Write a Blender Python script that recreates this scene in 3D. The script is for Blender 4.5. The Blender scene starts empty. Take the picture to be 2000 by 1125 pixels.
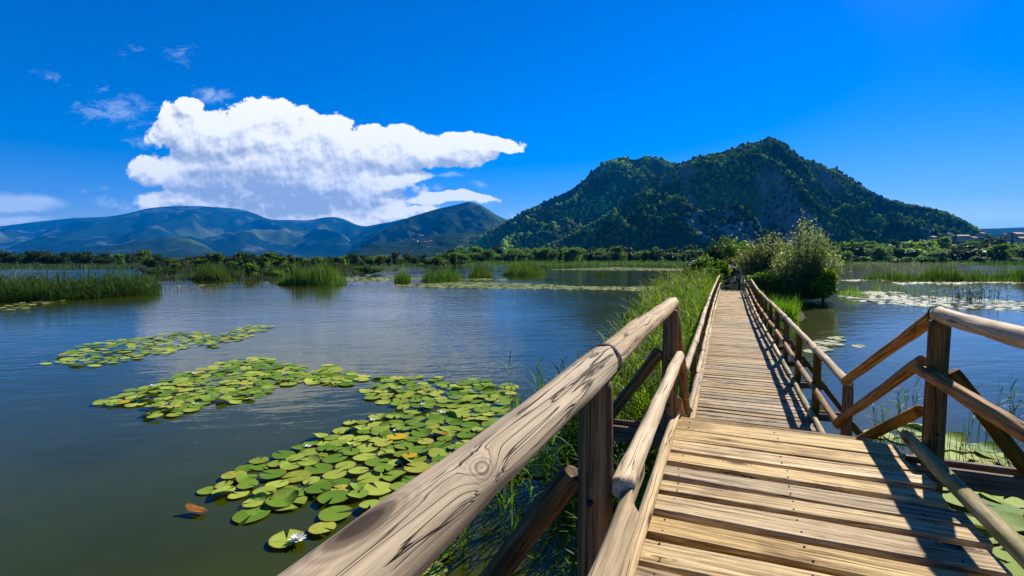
import bpy, math, random
import numpy as np
from mathutils import Vector, Matrix
R = math.radians
random.seed(7); rng = np.random.default_rng(7)
S = bpy.context.scene
COL = S.collection

# ------------------------------------------------------------------ camera
HW = 2.8                                   # camera height above the water
TH = math.atan(0.0625)                     # pitch down
AZ = math.atan(0.42)                       # bridge direction, right of view
cam = bpy.data.cameras.new('camera'); co = bpy.data.objects.new('camera', cam); COL.objects.link(co)
cam.sensor_width = 36; cam.lens = 18.0; cam.clip_start = 0.03; cam.clip_end = 40000
co.location = (0, 0, HW); co.rotation_euler = (math.pi / 2 - TH, 0, 0)
S.camera = co
S.view_settings.view_transform = 'Standard'; S.view_settings.look = 'None'
S.view_settings.exposure = 1.03; S.view_settings.gamma = 1

SUN_AZ, SUN_EL = R(38), R(31)              # azimuth to the right of +Y
def at(px, py, D):
    a = (px - 1000) / 1000; b = (562.5 - py) / 1000
    Y = math.cos(TH) + b * math.sin(TH); Z = -math.sin(TH) + b * math.cos(TH)
    return Vector((a / Y * D, D, HW + Z / Y * D))
def wat(px, py, z=0.0):
    b = (562.5 - py) / 1000
    Y = math.cos(TH) + b * math.sin(TH); Z = -math.sin(TH) + b * math.cos(TH)
    D = (HW - z) / (-Z) * Y
    return at(px, py, D)
def uv(px, py):                            # direction as (X/Y, Z/Y)
    p = at(px, py, 1.0); return p.x, p.z - HW

# ------------------------------------------------------------------ node helpers
class NT:
    def __init__(s, tree): s.t = tree; s.n = tree.nodes; s.l = tree.links
    def new(s, typ, **kw):
        nd = s.n.new(typ)
        for k, v in kw.items(): setattr(nd, k, v)
        return nd
    def put(s, sock, v):
        if isinstance(v, bpy.types.NodeSocket): s.l.new(v, sock)
        elif v is not None:
            if sock.type == 'RGBA' and isinstance(v, (int, float)): v = (v, v, v, 1)
            if sock.type == 'RGBA' and len(v) == 3: v = (*v, 1)
            sock.default_value = v
    def m(s, op, a, b=None, c=None, clamp=False):
        nd = s.new('ShaderNodeMath', operation=op, use_clamp=clamp)
        for i, v in enumerate((a, b, c)):
            if v is not None: s.put(nd.inputs[i], v)
        return nd.outputs[0]
    def vm(s, op, a, b=None, scale=None):
        nd = s.new('ShaderNodeVectorMath', operation=op)
        s.put(nd.inputs[0], a)
        if b is not None: s.put(nd.inputs[1], b)
        if scale is not None: s.put(nd.inputs[3], scale)
        return nd.outputs['Value'] if op in ('LENGTH', 'DOT_PRODUCT', 'DISTANCE') else nd.outputs[0]
    def noise(s, vec, scale, detail=4, rough=0.55, dist=0.0, dims='3D', w=None, color=False):
        nd = s.new('ShaderNodeTexNoise', noise_dimensions=dims)
        if vec is not None: s.put(nd.inputs['Vector'], vec)
        s.put(nd.inputs['Scale'], scale); s.put(nd.inputs['Detail'], detail)
        s.put(nd.inputs['Roughness'], rough); s.put(nd.inputs['Distortion'], dist)
        if w is not None: s.put(nd.inputs['W'], w)
        return nd.outputs['Color' if color else 'Fac']
    def rng(s, v, a, b, c=0.0, d=1.0, smooth=False):
        nd = s.new('ShaderNodeMapRange', interpolation_type='SMOOTHSTEP' if smooth else 'LINEAR')
        for i, x in enumerate((v, a, b, c, d)): s.put(nd.inputs[i], x)
        return nd.outputs[0]
    def mix(s, f, a, b, blend='MIX'):
        nd = s.new('ShaderNodeMix', data_type='RGBA', blend_type=blend)
        s.put(nd.inputs[0], f); s.put(nd.inputs[6], a); s.put(nd.inputs[7], b)
        return nd.outputs[2]
    def sep(s, v):
        nd = s.new('ShaderNodeSeparateXYZ'); s.put(nd.inputs[0], v); return nd.outputs
    def comb(s, x, y, z=0.0):
        nd = s.new('ShaderNodeCombineXYZ')
        for i, v in enumerate((x, y, z)): s.put(nd.inputs[i], v)
        return nd.outputs[0]
    def bump(s, h, strength, dist, normal=None):
        nd = s.new('ShaderNodeBump'); s.put(nd.inputs['Height'], h)
        s.put(nd.inputs['Strength'], strength); s.put(nd.inputs['Distance'], dist)
        if normal is not None: s.put(nd.inputs['Normal'], normal)
        return nd.outputs[0]
def material(name):
    m = bpy.data.materials.new(name); m.use_nodes = True
    t = NT(m.node_tree); t.n.clear()
    out = t.new('ShaderNodeOutputMaterial')
    return m, t, out
def principled(t, out, **kw):
    p = t.new('ShaderNodeBsdfPrincipled')
    for k, v in kw.items(): t.put(p.inputs[k.replace('_', ' ')], v)
    t.l.new(p.outputs[0], out.inputs[0]); return p

# ------------------------------------------------------------------ world: sky and clouds
W = bpy.data.worlds.new('World'); S.world = W; W.use_nodes = True
t = NT(W.node_tree); t.n.clear()
wo = t.new('ShaderNodeOutputWorld'); bg = t.new('ShaderNodeBackground')
sky = t.new('ShaderNodeTexSky', sky_type='NISHITA', sun_disc=False)
sky.sun_elevation = SUN_EL; sky.sun_rotation = SUN_AZ; sky.altitude = 200
sky.air_density = 1.0; sky.dust_density = 0.1; sky.ozone_density = 3.0
hs = t.new('ShaderNodeHueSaturation'); hs.inputs['Saturation'].default_value = 1.75; hs.inputs['Value'].default_value = 1.0
t.l.new(sky.outputs[0], hs.inputs['Color'])
skyc = t.mix(1.0, hs.outputs[0], (0.70, 0.695, 1.10, 1), 'MULTIPLY')
r0_, g0_, b0_ = t.sep(skyc)
skyc = t.comb(t.m('MINIMUM', r0_, t.m('MULTIPLY', b0_, 0.48)), t.m('MINIMUM', g0_, t.m('MULTIPLY', b0_, 0.72)), b0_)
tc = t.new('ShaderNodeTexCoord')
X, Y, Z = t.sep(tc.outputs['Generated'])
Ys = t.m('MAXIMUM', Y, 0.05)
U = t.m('DIVIDE', X, Ys); V = t.m('DIVIDE', Z, Ys)
P = t.comb(U, V, 0.0)
wn = t.noise(P, 6.0, 4, 0.55, color=True)
wn2 = t.vm('SCALE', t.vm('SUBTRACT', wn, (0.5, 0.5, 0.5)), scale=0.075)
PW = t.vm('ADD', P, wn2)
def ellipse(P, px, py, rx, ry, amp=1.0):
    cx, cy = uv(px, py)
    d = t.vm('SUBTRACT', P, (cx, cy, 0)); d = t.vm('MULTIPLY', d, (1000 / rx, 1000 / ry, 0))
    L = t.vm('LENGTH', d)
    return t.m('MULTIPLY', t.m('SUBTRACT', 1.0, L), amp)
def union(P, els):
    cur = None
    for e in els:
        v = ellipse(P, *e)
        cur = v if cur is None else t.m('SMOOTH_MAX', cur, v, 0.10)
    return cur
big = [(395, 255, 112, 52), (365, 210, 30, 26), (520, 250, 120, 52), (610, 280, 100, 50), (470, 340, 180, 72), (640, 335, 165, 62),
       (740, 295, 110, 44), (840, 305, 110, 34), (930, 285, 92, 24), (985, 292, 40, 14), (880, 310, 90, 26), (560, 402, 270, 58), (690, 375, 110, 48),
       (752, 412, 62, 24), (295, 335, 46, 30), (690, 430, 80, 36), (330, 390, 70, 26), (760, 350, 100, 12), (880, 388, 95, 10), (815, 406, 60, 12), (700, 405, 60, 30)]
def billow(P, sc, det):                            # rounded lobes with creases between them
    v = t.new('ShaderNodeTexNoise', noise_type='RIDGED_MULTIFRACTAL'); t.put(v.inputs['Vector'], P); v.inputs['Scale'].default_value = sc
    v.inputs['Detail'].default_value = det; v.inputs['Roughness'].default_value = 0.55; v.inputs['Offset'].default_value = 1.0; v.inputs['Gain'].default_value = 1.0
    return t.rng(v.outputs['Fac'], 0.4, 2.4, 1.0, 0.0)
def density(P, PWv, off):
    q = t.vm('ADD', PWv, off); pq = t.vm('ADD', P, off)
    shape = t.m('MINIMUM', union(q, big), 0.5)
    n = t.noise(pq, 13.0, 8, 0.68)
    pf = billow(pq, 11.0, 4.0)
    d = t.m('ADD', t.m('MULTIPLY', shape, 1.3), t.m('MULTIPLY', t.m('SUBTRACT', n, 0.5), 1.75))
    return t.m('ADD', d, t.m('MULTIPLY', t.m('SUBTRACT', pf, 0.42), 0.34)), n
d0, n0 = density(P, PW, (0, 0, 0))
alpha = t.rng(d0, 0.02, t.rng(V, 0.08, 0.22, 0.34, 0.13), smooth=True)
d1, n1 = density(P, PW, (0.012, 0.024, 0))
rel = t.m('SUBTRACT', d0, d1); fz = t.m('SUBTRACT', t.noise(P, 34.0, 6, 0.65), t.noise(t.vm('ADD', P, (0.004, 0.008, 0)), 34.0, 6, 0.65)); rel = t.m('ADD', rel, t.m('MULTIPLY', fz, 1.3))
lit = t.m('ADD', 0.76, t.m('MULTIPLY', rel, 1.35))  # cloud sunlight painted in: brighter where density thins towards the sun
core_shade = union(PW, [(480, 362, 190, 60, 1.0), (610, 395, 190, 40, 1.0), (420, 310, 90, 50, .6), (700, 325, 150, 24, .5), (860, 322, 100, 12, .4), (290, 365, 50, 14, .5)])
core_shade = t.m('MULTIPLY', t.rng(t.m('ADD', core_shade, t.m('MULTIPLY', t.m('SUBTRACT', n0, 0.5), 1.5)), -0.05, 0.7, smooth=True), 0.82)  # shade of the cloud undersides, painted into the cloud colour
lit = t.m('SUBTRACT', lit, core_shade, clamp=True)
ccol = t.mix(lit, (3.9, 4.5, 5.4, 1), (10.6, 10.4, 10.4, 1))
# small broken clouds and wisps
wisp = union(PW, [(405, 180, 62, 20, 1), (230, 215, 90, 34, .8), (268, 95, 30, 12, .3), (350, 105, 34, 22, .25), (100, 145, 34, 14, .3), (265, 283, 36, 18, .7),
                  (195, 170, 22, 10, .6), (935, 364, 20, 7, .8), (865, 372, 24, 7, .8), (880, 348, 40, 8, 1), (905, 392, 75, 12, 1), (205, 366, 14, 8, .7), (170, 374, 10, 7, .7), (1000, 420, 14, 12, 1), (240, 395, 60, 16, .9)])
wd = t.m('ADD', wisp, t.m('MULTIPLY', t.m('SUBTRACT', t.noise(t.vm('MULTIPLY', P, (1, 2.1, 1)), 20, 9, 0.70, 0.8), 0.5), 3.0))
walpha = t.m('MULTIPLY', t.rng(wd, 0.1, 1.2, smooth=True), 0.55)
# low streaky bank on the left horizon
bank = union(PW, [(20, 397, 150, 22, 1), (10, 428, 120, 12, 1), (-150, 400, 160, 40, 1)])
bd = t.m('ADD', bank, t.m('MULTIPLY', t.m('SUBTRACT', t.noise(t.vm('MULTIPLY', P, (1, 4.5, 1)), 9, 7, 0.6, 0.3), 0.5), 1.8))
balpha = t.m('MULTIPLY', t.rng(bd, -0.1, 0.7, smooth=True), 0.95)
front = t.rng(Y, 0.05, 0.3)
c1 = t.mix(t.m('MULTIPLY', balpha, front), skyc, (6.2, 7.4, 9.0, 1))
c2 = t.mix(t.m('MULTIPLY', walpha, front), c1, (5.6, 7.0, 9.2, 1))
c3 = t.mix(t.m('MULTIPLY', alpha, front), c2, ccol)
t.put(bg.inputs[0], c3); bg.inputs[1].default_value = 0.057
t.l.new(bg.outputs[0], wo.inputs[0])
W.cycles.sampling_method = 'MANUAL'; W.cycles.sample_map_resolution = 512

sun = bpy.data.lights.new('sun', 'SUN'); so = bpy.data.objects.new('sun', sun); COL.objects.link(so)
sun.energy = 5.0; sun.angle = R(0.53); sun.color = (1.0, 0.93, 0.82)
sd = Vector((math.sin(SUN_AZ) * math.cos(SUN_EL), math.cos(SUN_AZ) * math.cos(SUN_EL), math.sin(SUN_EL)))
so.rotation_euler = sd.to_track_quat('Z', 'Y').to_euler(); so.location = sd * 50

# ------------------------------------------------------------------ object helpers
def tag(o, label=None, cat=None, group=None, kind=None):
    if label: o['label'] = label
    if cat: o['category'] = cat
    if group: o['group'] = group
    if kind: o['kind'] = kind
    return o
def mesh_np(name, V, F, mats, smooth=True, attr=None):
    V = np.asarray(V, np.float32); F = np.asarray(F, np.int32); k = F.shape[1]
    me = bpy.data.meshes.new(name); me.vertices.add(len(V)); me.vertices.foreach_set('co', V.ravel())
    me.loops.add(F.size); me.loops.foreach_set('vertex_index', F.ravel())
    me.polygons.add(len(F)); me.polygons.foreach_set('loop_start', np.arange(0, F.size, k, dtype=np.int32))
    if smooth: me.polygons.foreach_set('use_smooth', np.ones(len(F), bool))
    me.update(calc_edges=True)
    for m in (mats if isinstance(mats, (list, tuple)) else [mats]): me.materials.append(m)
    if attr is not None:
        for nm, arr in attr.items():
            a = me.attributes.new(nm, 'FLOAT', 'POINT'); a.data.foreach_set('value', np.asarray(arr, np.float32))
    return me
def link(name, me, parent=None, mw=None):
    o = bpy.data.objects.new(name, me); COL.objects.link(o)
    if parent is not None: o.parent = parent
    if mw is not None:
        base = parent
        inv = Matrix.Identity(4)
        chain = []
        while base is not None: chain.append(base); base = base.parent
        for b in reversed(chain): inv = inv @ b.matrix_basis
        o.matrix_basis = inv.inverted() @ mw
    return o
def empty(name, loc):
    o = bpy.data.objects.new(name, None); COL.objects.link(o); o.location = loc; o.empty_display_size = 0.2
    o.matrix_basis = Matrix.Translation(loc)
    return o
def hash2(ix, iy, seed):
    h = (ix * 374761393 + iy * 668265263 + seed * 974634777) & 0xffffffff
    h = ((h ^ (h >> 13)) * 1274126177) & 0xffffffff
    return ((h ^ (h >> 16)) & 0xffff) / 65535.0
def vnoise(x, y, seed=0):
    x = np.asarray(x, float); y = np.asarray(y, float)
    ix = np.floor(x).astype(np.int64); iy = np.floor(y).astype(np.int64); fx = x - ix; fy = y - iy
    fx = fx * fx * (3 - 2 * fx); fy = fy * fy * (3 - 2 * fy)
    a = hash2(ix, iy, seed); b = hash2(ix + 1, iy, seed); c = hash2(ix, iy + 1, seed); d = hash2(ix + 1, iy + 1, seed)
    return (a * (1 - fx) + b * fx) * (1 - fy) + (c * (1 - fx) + d * fx) * fy - 0.5
def fbmn(x, y, seed=0, o=5, g=0.5):
    r = 0; a = 1
    for i in range(o):
        r = r + a * vnoise(x, y, seed + i * 13); a *= g; x = x * 2.03 + 5.1; y = y * 2.03 + 1.7
    return r

# ------------------------------------------------------------------ materials
def wood(name, ca, cb, crack=0.6, moss=0.0, rough=0.75, sc=1.0, grey=0.0, stain=0.5, knotpos=None, lo=0.52, hi=0.78):
    m, t, out = material(name)
    tc = t.new('ShaderNodeTexCoord'); oi = t.new('ShaderNodeObjectInfo')
    off = t.vm('SCALE', t.comb(oi.outputs['Random'], t.m('MULTIPLY', oi.outputs['Random'], 3.7), 1.3), scale=31.0)
    p = t.vm('ADD', tc.outputs['Object'], off)
    # slow warp makes the grain swing round knots
    wv = t.vm('SCALE', t.vm('SUBTRACT', t.noise(t.vm('MULTIPLY', p, (1.3, 6, 6)), 1.0, 2, 0.5, color=True), (.5, .5, .5)), scale=0.035)
    pw = t.vm('ADD', p, t.vm('MULTIPLY', wv, (0.2, 1, 1)))
    if knotpos:                                   # one big knot at a fixed place on the pole; the grain parts round it
        dk_ = t.vm('LENGTH', t.vm('MULTIPLY', t.vm('SUBTRACT', tc.outputs['Object'], knotpos), (0.55, 1, 1)))
        pull = t.m('MULTIPLY', t.m('POWER', 2.718, t.m('MULTIPLY', t.m('MULTIPLY', dk_, dk_), -900.0)), 0.035)
        pw = t.vm('ADD', pw, t.comb(0.0, pull, pull))
    gr = t.noise(t.vm('MULTIPLY', pw, (0.8, 38, 38)), sc, 6, 0.62)
    fine = t.noise(t.vm('MULTIPLY', pw, (5, 170, 170)), sc, 3, 0.6)
    cr = t.noise(t.vm('MULTIPLY', pw, (0.35, 22, 22)), sc, 3, 0.45)
    crk = t.rng(t.m('ABSOLUTE', t.m('SUBTRACT', cr, 0.5)), 0.0, 0.011, 1.0, 0.0)
    cr2 = t.noise(t.vm('MULTIPLY', pw, (0.22, 13, 13)), sc, 2, 0.4); crk = t.m('MAXIMUM', crk, t.rng(t.m('ABSOLUTE', t.m('SUBTRACT', cr2, 0.5)), 0.0, 0.008, 1.0, 0.0)); crk = t.m('MULTIPLY', crk, t.rng(t.noise(t.vm('MULTIPLY', p, (1.1, 5, 5)), 1.0, 2), 0.42, 0.54))
    # rings around sparse knots
    vr = t.new('ShaderNodeTexVoronoi'); t.put(vr.inputs['Vector'], t.vm('MULTIPLY', p, (1.6, 5.0, 5.0))); vr.inputs['Scale'].default_value = 0.8
    kd = vr.outputs['Distance']
    knot = t.rng(kd, 0.05, 0.14, 1.0, 0.0, smooth=True)
    ring = t.m('MULTIPLY', t.m('ADD', t.m('SINE', t.m('MULTIPLY', kd, 150)), 1.0), t.rng(kd, 0.06, 0.22, 0.15, 0.0))
    pat = t.noise(p, 1.7, 4, 0.6)
    f = t.m('ADD', t.m('MULTIPLY', gr, 0.75), t.m('MULTIPLY', fine, 0.55))
    f = t.m('SUBTRACT', f, ring)
    c = t.mix(t.rng(f, lo, hi), ca, cb)
    dk = t.mix(1.0, c, (0.42, 0.36, 0.30, 1), 'MULTIPLY')
    c = t.mix(t.m('MULTIPLY', t.rng(pat, 0.48, 0.72, smooth=True), stain), c, dk)
    if grey: c = t.mix(t.m('MULTIPLY', t.rng(t.noise(p, 2.6, 4, 0.6), 0.35, 0.62), grey), c, (0.36, 0.33, 0.31, 1))
    if moss:
        nz = t.sep(t.new('ShaderNodeNewGeometry').outputs['Normal'])[1]
        mf = t.m('MULTIPLY', t.rng(t.noise(t.vm('MULTIPLY', p, (3, 12, 12)), 1.0, 5, 0.65), 0.40, 0.62), moss)
        c = t.mix(mf, c, (0.16, 0.17, 0.012, 1))
    if knotpos:
        kr = t.m('MULTIPLY', t.m('ADD', t.m('SINE', t.m('MULTIPLY', dk_, 900)), 1.0), t.rng(dk_, 0.012, 0.034, 0.42, 0.0))
        c = t.mix(kr, c, (0.10, 0.06, 0.03, 1)); c = t.mix(t.rng(dk_, 0.006, 0.013, 0.75, 0.0, smooth=True), c, (0.13, 0.075, 0.035, 1))
    c = t.mix(knot, c, (0.07, 0.042, 0.022, 1))
    c = t.mix(t.m('MULTIPLY', crk, crack), c, (0.028, 0.02, 0.013, 1))
    v = t.new('ShaderNodeHueSaturation'); t.put(v.inputs['Value'], t.rng(oi.outputs['Random'], 0, 1, 0.78, 1.18)); t.put(v.inputs['Color'], c)
    t.put(v.inputs['Saturation'], t.rng(t.m('FRACT', t.m('MULTIPLY', oi.outputs['Random'], 7.3)), 0, 1, 0.8, 1.1))
    h = t.m('SUBTRACT', t.m('ADD', t.m('MULTIPLY', gr, 0.6), t.m('MULTIPLY', fine, 0.25)), t.m('ADD', t.m('MULTIPLY', crk, 1.3), t.m('MULTIPLY', knot, 0.3)))
    b = t.bump(h, 0.8, 0.006)
    pr = principled(t, out, Base_Color=v.outputs[0], Roughness=rough, Normal=b)
    pr.inputs['Specular IOR Level'].default_value = 0.08
    return m
M = {}
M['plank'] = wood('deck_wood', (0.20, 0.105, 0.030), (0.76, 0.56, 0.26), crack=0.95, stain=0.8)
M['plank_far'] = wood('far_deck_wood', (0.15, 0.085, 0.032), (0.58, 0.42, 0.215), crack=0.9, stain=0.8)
M['plank_new'] = wood('new_wood', (0.52, 0.40, 0.30), (0.72, 0.60, 0.48), crack=0.3, stain=0.15)
M['rail'] = wood('grey_rail_wood', (0.28, 0.18, 0.08), (0.73, 0.54, 0.28), crack=1.0, grey=0.05, stain=0.35, lo=.44, hi=.84)
M['rail_near'] = wood('near_rail_wood', (0.35, 0.235, 0.115), (0.74, 0.55, 0.29), crack=1.0, grey=0.05, stain=0.2, lo=.42, hi=.86, knotpos=(1.98, -0.047, 0.038))
M['rail_brown'] = wood('brown_rail_wood', (0.13, 0.05, 0.010), (0.52, 0.27, 0.070), crack=0.8, stain=0.6)
M['post'] = wood('post_wood', (0.05, 0.027, 0.006), (0.28, 0.15, 0.036), crack=0.8, stain=0.6)
M['moss'] = wood('mossy_rail_wood', (0.24, 0.17, 0.075), (0.56, 0.46, 0.26), crack=0.8, moss=0.75, stain=0.3)
M['beam'] = wood('beam_wood', (0.08, 0.05, 0.03), (0.30, 0.21, 0.12), crack=0.7, stain=0.6)
def plain(name, c, rough=0.6, metal=0.0, var=0.25, sc=3.0):
    m, t, out = material(name); tc = t.new('ShaderNodeTexCoord')
    n = t.noise(tc.outputs['Object'], sc, 5, 0.6)
    cc = t.mix(t.rng(n, 0.3, 0.7), [x * (1 - var) for x in c] + [1], [min(1, x * (1 + var)) for x in c] + [1])
    pr=principled(t, out, Base_Color=cc, Roughness=rough, Metallic=metal); pr.inputs['Specular IOR Level'].default_value = 0.3 if rough < .9 else 0.05; return m
M['metal'] = plain('dark_band_metal', (0.02, 0.022, 0.035), 0.95)
M['wall'] = plain('plaster', (0.42, 0.38, 0.31), 0.8)
M['roof'] = plain('roof_tiles', (0.32, 0.11, 0.06), 0.8)
M['glass'] = plain('window_glass', (0.03, 0.04, 0.05), 0.2)
M['stone'] = plain('tower_stone', (0.22, 0.2, 0.17), 0.9)
M['bark'] = plain('bark', (0.08, 0.06, 0.04), 0.9)
M['mud'] = plain('bank_soil', (0.022, 0.04, 0.010), 0.95, sc=1.2)
M['petal'] = plain('white_petal', (0.85, 0.84, 0.80), 0.5, var=0.03)
M['stamen'] = plain('yellow_stamen', (0.75, 0.5, 0.05), 0.6)

def leafmat(name, dark, light, trans=0.45, gloss=0.6, attr='v', tint=(1.25, 1.35, 0.45), spec=0.18):
    m, t, out = material(name)
    at_ = t.new('ShaderNodeAttribute'); at_.attribute_name = attr
    oi = t.new('ShaderNodeObjectInfo')
    c = t.mix(at_.outputs['Fac'], dark, light)
    hv = t.new('ShaderNodeHueSaturation'); t.put(hv.inputs['Color'], c)
    t.put(hv.inputs['Hue'], t.rng(oi.outputs['Random'], 0, 1, 0.485, 0.515)); t.put(hv.inputs['Value'], t.rng(t.m('FRACT', t.m('MULTIPLY', oi.outputs['Random'], 5.7)), 0, 1, 0.75, 1.3))
    c = hv.outputs[0]
    p = t.new('ShaderNodeBsdfPrincipled'); t.put(p.inputs['Base Color'], c); t.put(p.inputs['Roughness'], gloss)
    p.inputs['Specular IOR Level'].default_value = spec
    tr = t.new('ShaderNodeBsdfTranslucent'); t.put(tr.inputs[0], t.mix(1.0, c, (*tint, 1), 'MULTIPLY'))
    ms = t.new('ShaderNodeMixShader'); ms.inputs[0].default_value = trans
    t.l.new(p.outputs[0], ms.inputs[1]); t.l.new(tr.outputs[0], ms.inputs[2]); t.l.new(ms.outputs[0], out.inputs[0])
    return m
M['grass'] = leafmat('grass_blade', (0.012, 0.042, 0.004), (0.21, 0.33, 0.02), 0.45, spec=0.08)
M['reed'] = leafmat('reed_blade', (0.010, 0.034, 0.006), (0.10, 0.17, 0.018), 0.35)
M['leaf'] = leafmat('green_leaf', (0.03, 0.075, 0.010), (0.15, 0.25, 0.03), 0.45)
M['leaf_dark'] = leafmat('dark_leaf', (0.012, 0.032, 0.008), (0.05, 0.09, 0.018), 0.3)
M['leaf_pale'] = leafmat('willow_leaf', (0.04, 0.08, 0.015), (0.40, 0.44, 0.15), 0.5, 0.5, tint=(1.1, 1.15, 0.7), spec=0.35)
M['leaf_soft'] = leafmat('soft_willow_leaf', (0.035, 0.08, 0.018), (0.19, 0.29, 0.085), 0.4, spec=0.05)
M['dry'] = leafmat('dry_stalk', (0.16, 0.12, 0.05), (0.42, 0.34, 0.14), 0.3)

# water
m, t, out = material('lake_water')
g = t.new('ShaderNodeNewGeometry'); pos = g.outputs['Position']
rot = t.new('ShaderNodeVectorRotate', rotation_type='Z_AXIS'); t.put(rot.inputs['Vector'], pos); rot.inputs['Angle'].default_value = R(-14)
q = t.vm('MULTIPLY', rot.outputs[0], (0.34, 1.0, 1.0))
calm = t.rng(t.noise(t.vm('MULTIPLY', pos, (0.05, 0.09, 0)), 1.0, 3, 0.5), 0.36, 0.62, 0.3, 1.0)
w1 = t.noise(q, 1.9, 3, 0.5, 0.4); w2 = t.noise(q, 5.5, 3, 0.55, 0.3)
h = t.m('ADD', t.m('MULTIPLY', w1, 1.0), t.m('MULTIPLY', w2, 0.34))
lee = t.rng(t.sep(pos)[1], 4.0, 14.0, 0.4, 1.0)
b = t.bump(t.m('MULTIPLY', h, t.m('MULTIPLY', calm, lee)), 1.0, 0.029)
murk = t.mix(t.rng(t.noise(t.vm('MULTIPLY', pos, (.3, .3, 0)), 1.0, 3), 0.35, 0.65), (0.026, 0.034, 0.0005, 1), (0.038, 0.048, 0.0005, 1))
pr = principled(t, out, Base_Color=murk, Roughness=0.02, IOR=1.333, Normal=b)
pr.inputs['Specular IOR Level'].default_value = 0.3
pr.inputs['Coat Weight'].default_value = 0.014; pr.inputs['Coat Roughness'].default_value = 0.33; pr.inputs['Coat IOR'].default_value = 1.33; t.put(pr.inputs['Coat Normal'], b)
M['water'] = m

# lily pad
def padmat(name, ca, cb, cy, ymix, rim=(0.25, 0.14, 0.03)):
    m, t, out = material(name); tc = t.new('ShaderNodeTexCoord'); oi = t.new('ShaderNodeObjectInfo')
    ar = t.new('ShaderNodeAttribute'); ar.attribute_name = 'rv'; aa = t.new('ShaderNodeAttribute'); aa.attribute_name = 'ang'; av = t.new('ShaderNodeAttribute'); av.attribute_name = 'v'
    rnd = t.m('FRACT', t.m('ADD', oi.outputs['Random'], av.outputs['Fac']))
    g_ = t.new('ShaderNodeNewGeometry')
    n = t.noise(g_.outputs['Position'], 14, 5, 0.6)
    c = t.mix(t.m('POWER', rnd, 1.3), ca, cb)
    c = t.mix(t.m('MULTIPLY', t.rng(t.m('FRACT', t.m('MULTIPLY', rnd, 9.7)), 1 - ymix, 1.0), t.rng(n, .25, .6)), c, cy)
    vein = t.rng(t.m('ABSOLUTE', t.m('SINE', t.m('MULTIPLY', aa.outputs['Fac'], 9.0))), 0.0, 0.14, 1.0, 0.0)
    c = t.mix(t.m('MULTIPLY', vein, 0.4), c, (0.30, 0.36, 0.09, 1))
    c = t.mix(t.m('MULTIPLY', t.rng(n, 0.56, 0.7), 0.5), c, (0.17, 0.15, 0.02, 1))
    sp = t.rng(t.noise(g_.outputs['Position'], 70, 3, 0.6), 0.66, 0.74)
    c = t.mix(sp, c, (0.09, 0.05, 0.012, 1))
    c = t.mix(t.rng(ar.outputs['Fac'], 0.90, 1.0, 0.0, 0.85), c, rim)
    p = t.new('ShaderNodeBsdfPrincipled'); t.put(p.inputs['Base Color'], c); p.inputs['Roughness'].default_value = 0.6
    p.inputs['Specular IOR Level'].default_value = 0.03
    t.put(p.inputs['Normal'], t.bump(t.m('SUBTRACT', n, t.m('MULTIPLY', vein, 0.5)), 0.5, 0.006))
    tr = t.new('ShaderNodeBsdfTranslucent'); t.put(tr.inputs[0], c)
    ms = t.new('ShaderNodeMixShader'); ms.inputs[0].default_value = 0.12
    t.l.new(p.outputs[0], ms.inputs[1]); t.l.new(tr.outputs[0], ms.inputs[2]); t.l.new(ms.outputs[0], out.inputs[0])
    return m
M['pad'] = padmat('lily_pad', (0.085, 0.20, 0.016), (0.38, 0.46, 0.07), (0.50, 0.42, 0.07), 0.18)
M['pad_yellow'] = padmat('yellow_pad', (0.50, 0.36, 0.02), (0.60, 0.40, 0.02), (0.45, 0.2, 0.02), 0.3)
M['pad_brown'] = padmat('brown_pad', (0.30, 0.13, 0.03), (0.35, 0.15, 0.03), (0.20, 0.06, 0.01), 0.3)
M['pad_far'] = padmat('far_pad', (0.16, 0.22, 0.06), (0.30, 0.33, 0.12), (0.36, 0.34, 0.13), 0.3)
M['pad_mat'] = padmat('mat_pad', (0.10, 0.15, 0.05), (0.22, 0.25, 0.11), (0.28, 0.26, 0.12), 0.3)

# hills
def hillmat(name, c1, c2, rock, rockamt, sc):
    m, t, out = material(name); g = t.new('ShaderNodeNewGeometry'); p = g.outputs['Position']
    n = t.noise(t.vm('MULTIPLY', p, (sc, sc, sc)), 1.0, 8, 0.62); n2 = t.noise(t.vm('MULTIPLY', p, (sc * 5, sc * 5, sc * 5)), 1.0, 5, 0.6)
    c = t.mix(t.rng(n2, 0.35, 0.65), c1, c2)
    ra = t.new('ShaderNodeAttribute'); ra.attribute_name = 'rock'
    st = t.noise(t.vm('MULTIPLY', p, (sc * 14, sc * 14, sc * 3)), 1.0, 6, 0.65)
    rk = t.mix(t.rng(st, 0.35, 0.62), [x * 0.35 for x in rock] + [1], rock)
    c = t.mix(t.m('MULTIPLY', ra.outputs['Fac'], rockamt), c, rk)
    ga = t.new('ShaderNodeAttribute'); ga.attribute_name = 'meadow'
    c = t.mix(t.m('MULTIPLY', ga.outputs['Fac'], 1.0 if sc > .01 else 0.4), c, (0.085, 0.12, 0.035, 1))
    principled(t, out, Base_Color=c, Roughness=1.0, Normal=t.bump(t.m('ADD', n2, t.m('MULTIPLY', st, 0.5)), 0.8, 4.0)).inputs['Specular IOR Level'].default_value = 0.0; return m
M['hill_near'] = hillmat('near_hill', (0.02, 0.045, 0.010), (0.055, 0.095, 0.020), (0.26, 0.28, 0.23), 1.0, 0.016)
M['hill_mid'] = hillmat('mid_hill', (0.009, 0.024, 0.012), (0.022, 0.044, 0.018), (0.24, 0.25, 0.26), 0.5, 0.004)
M['hill_far'] = hillmat('far_hill', (0.004, 0.016, 0.016), (0.009, 0.026, 0.022), (0.2, 0.22, 0.24), 0.4, 0.002)
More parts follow.
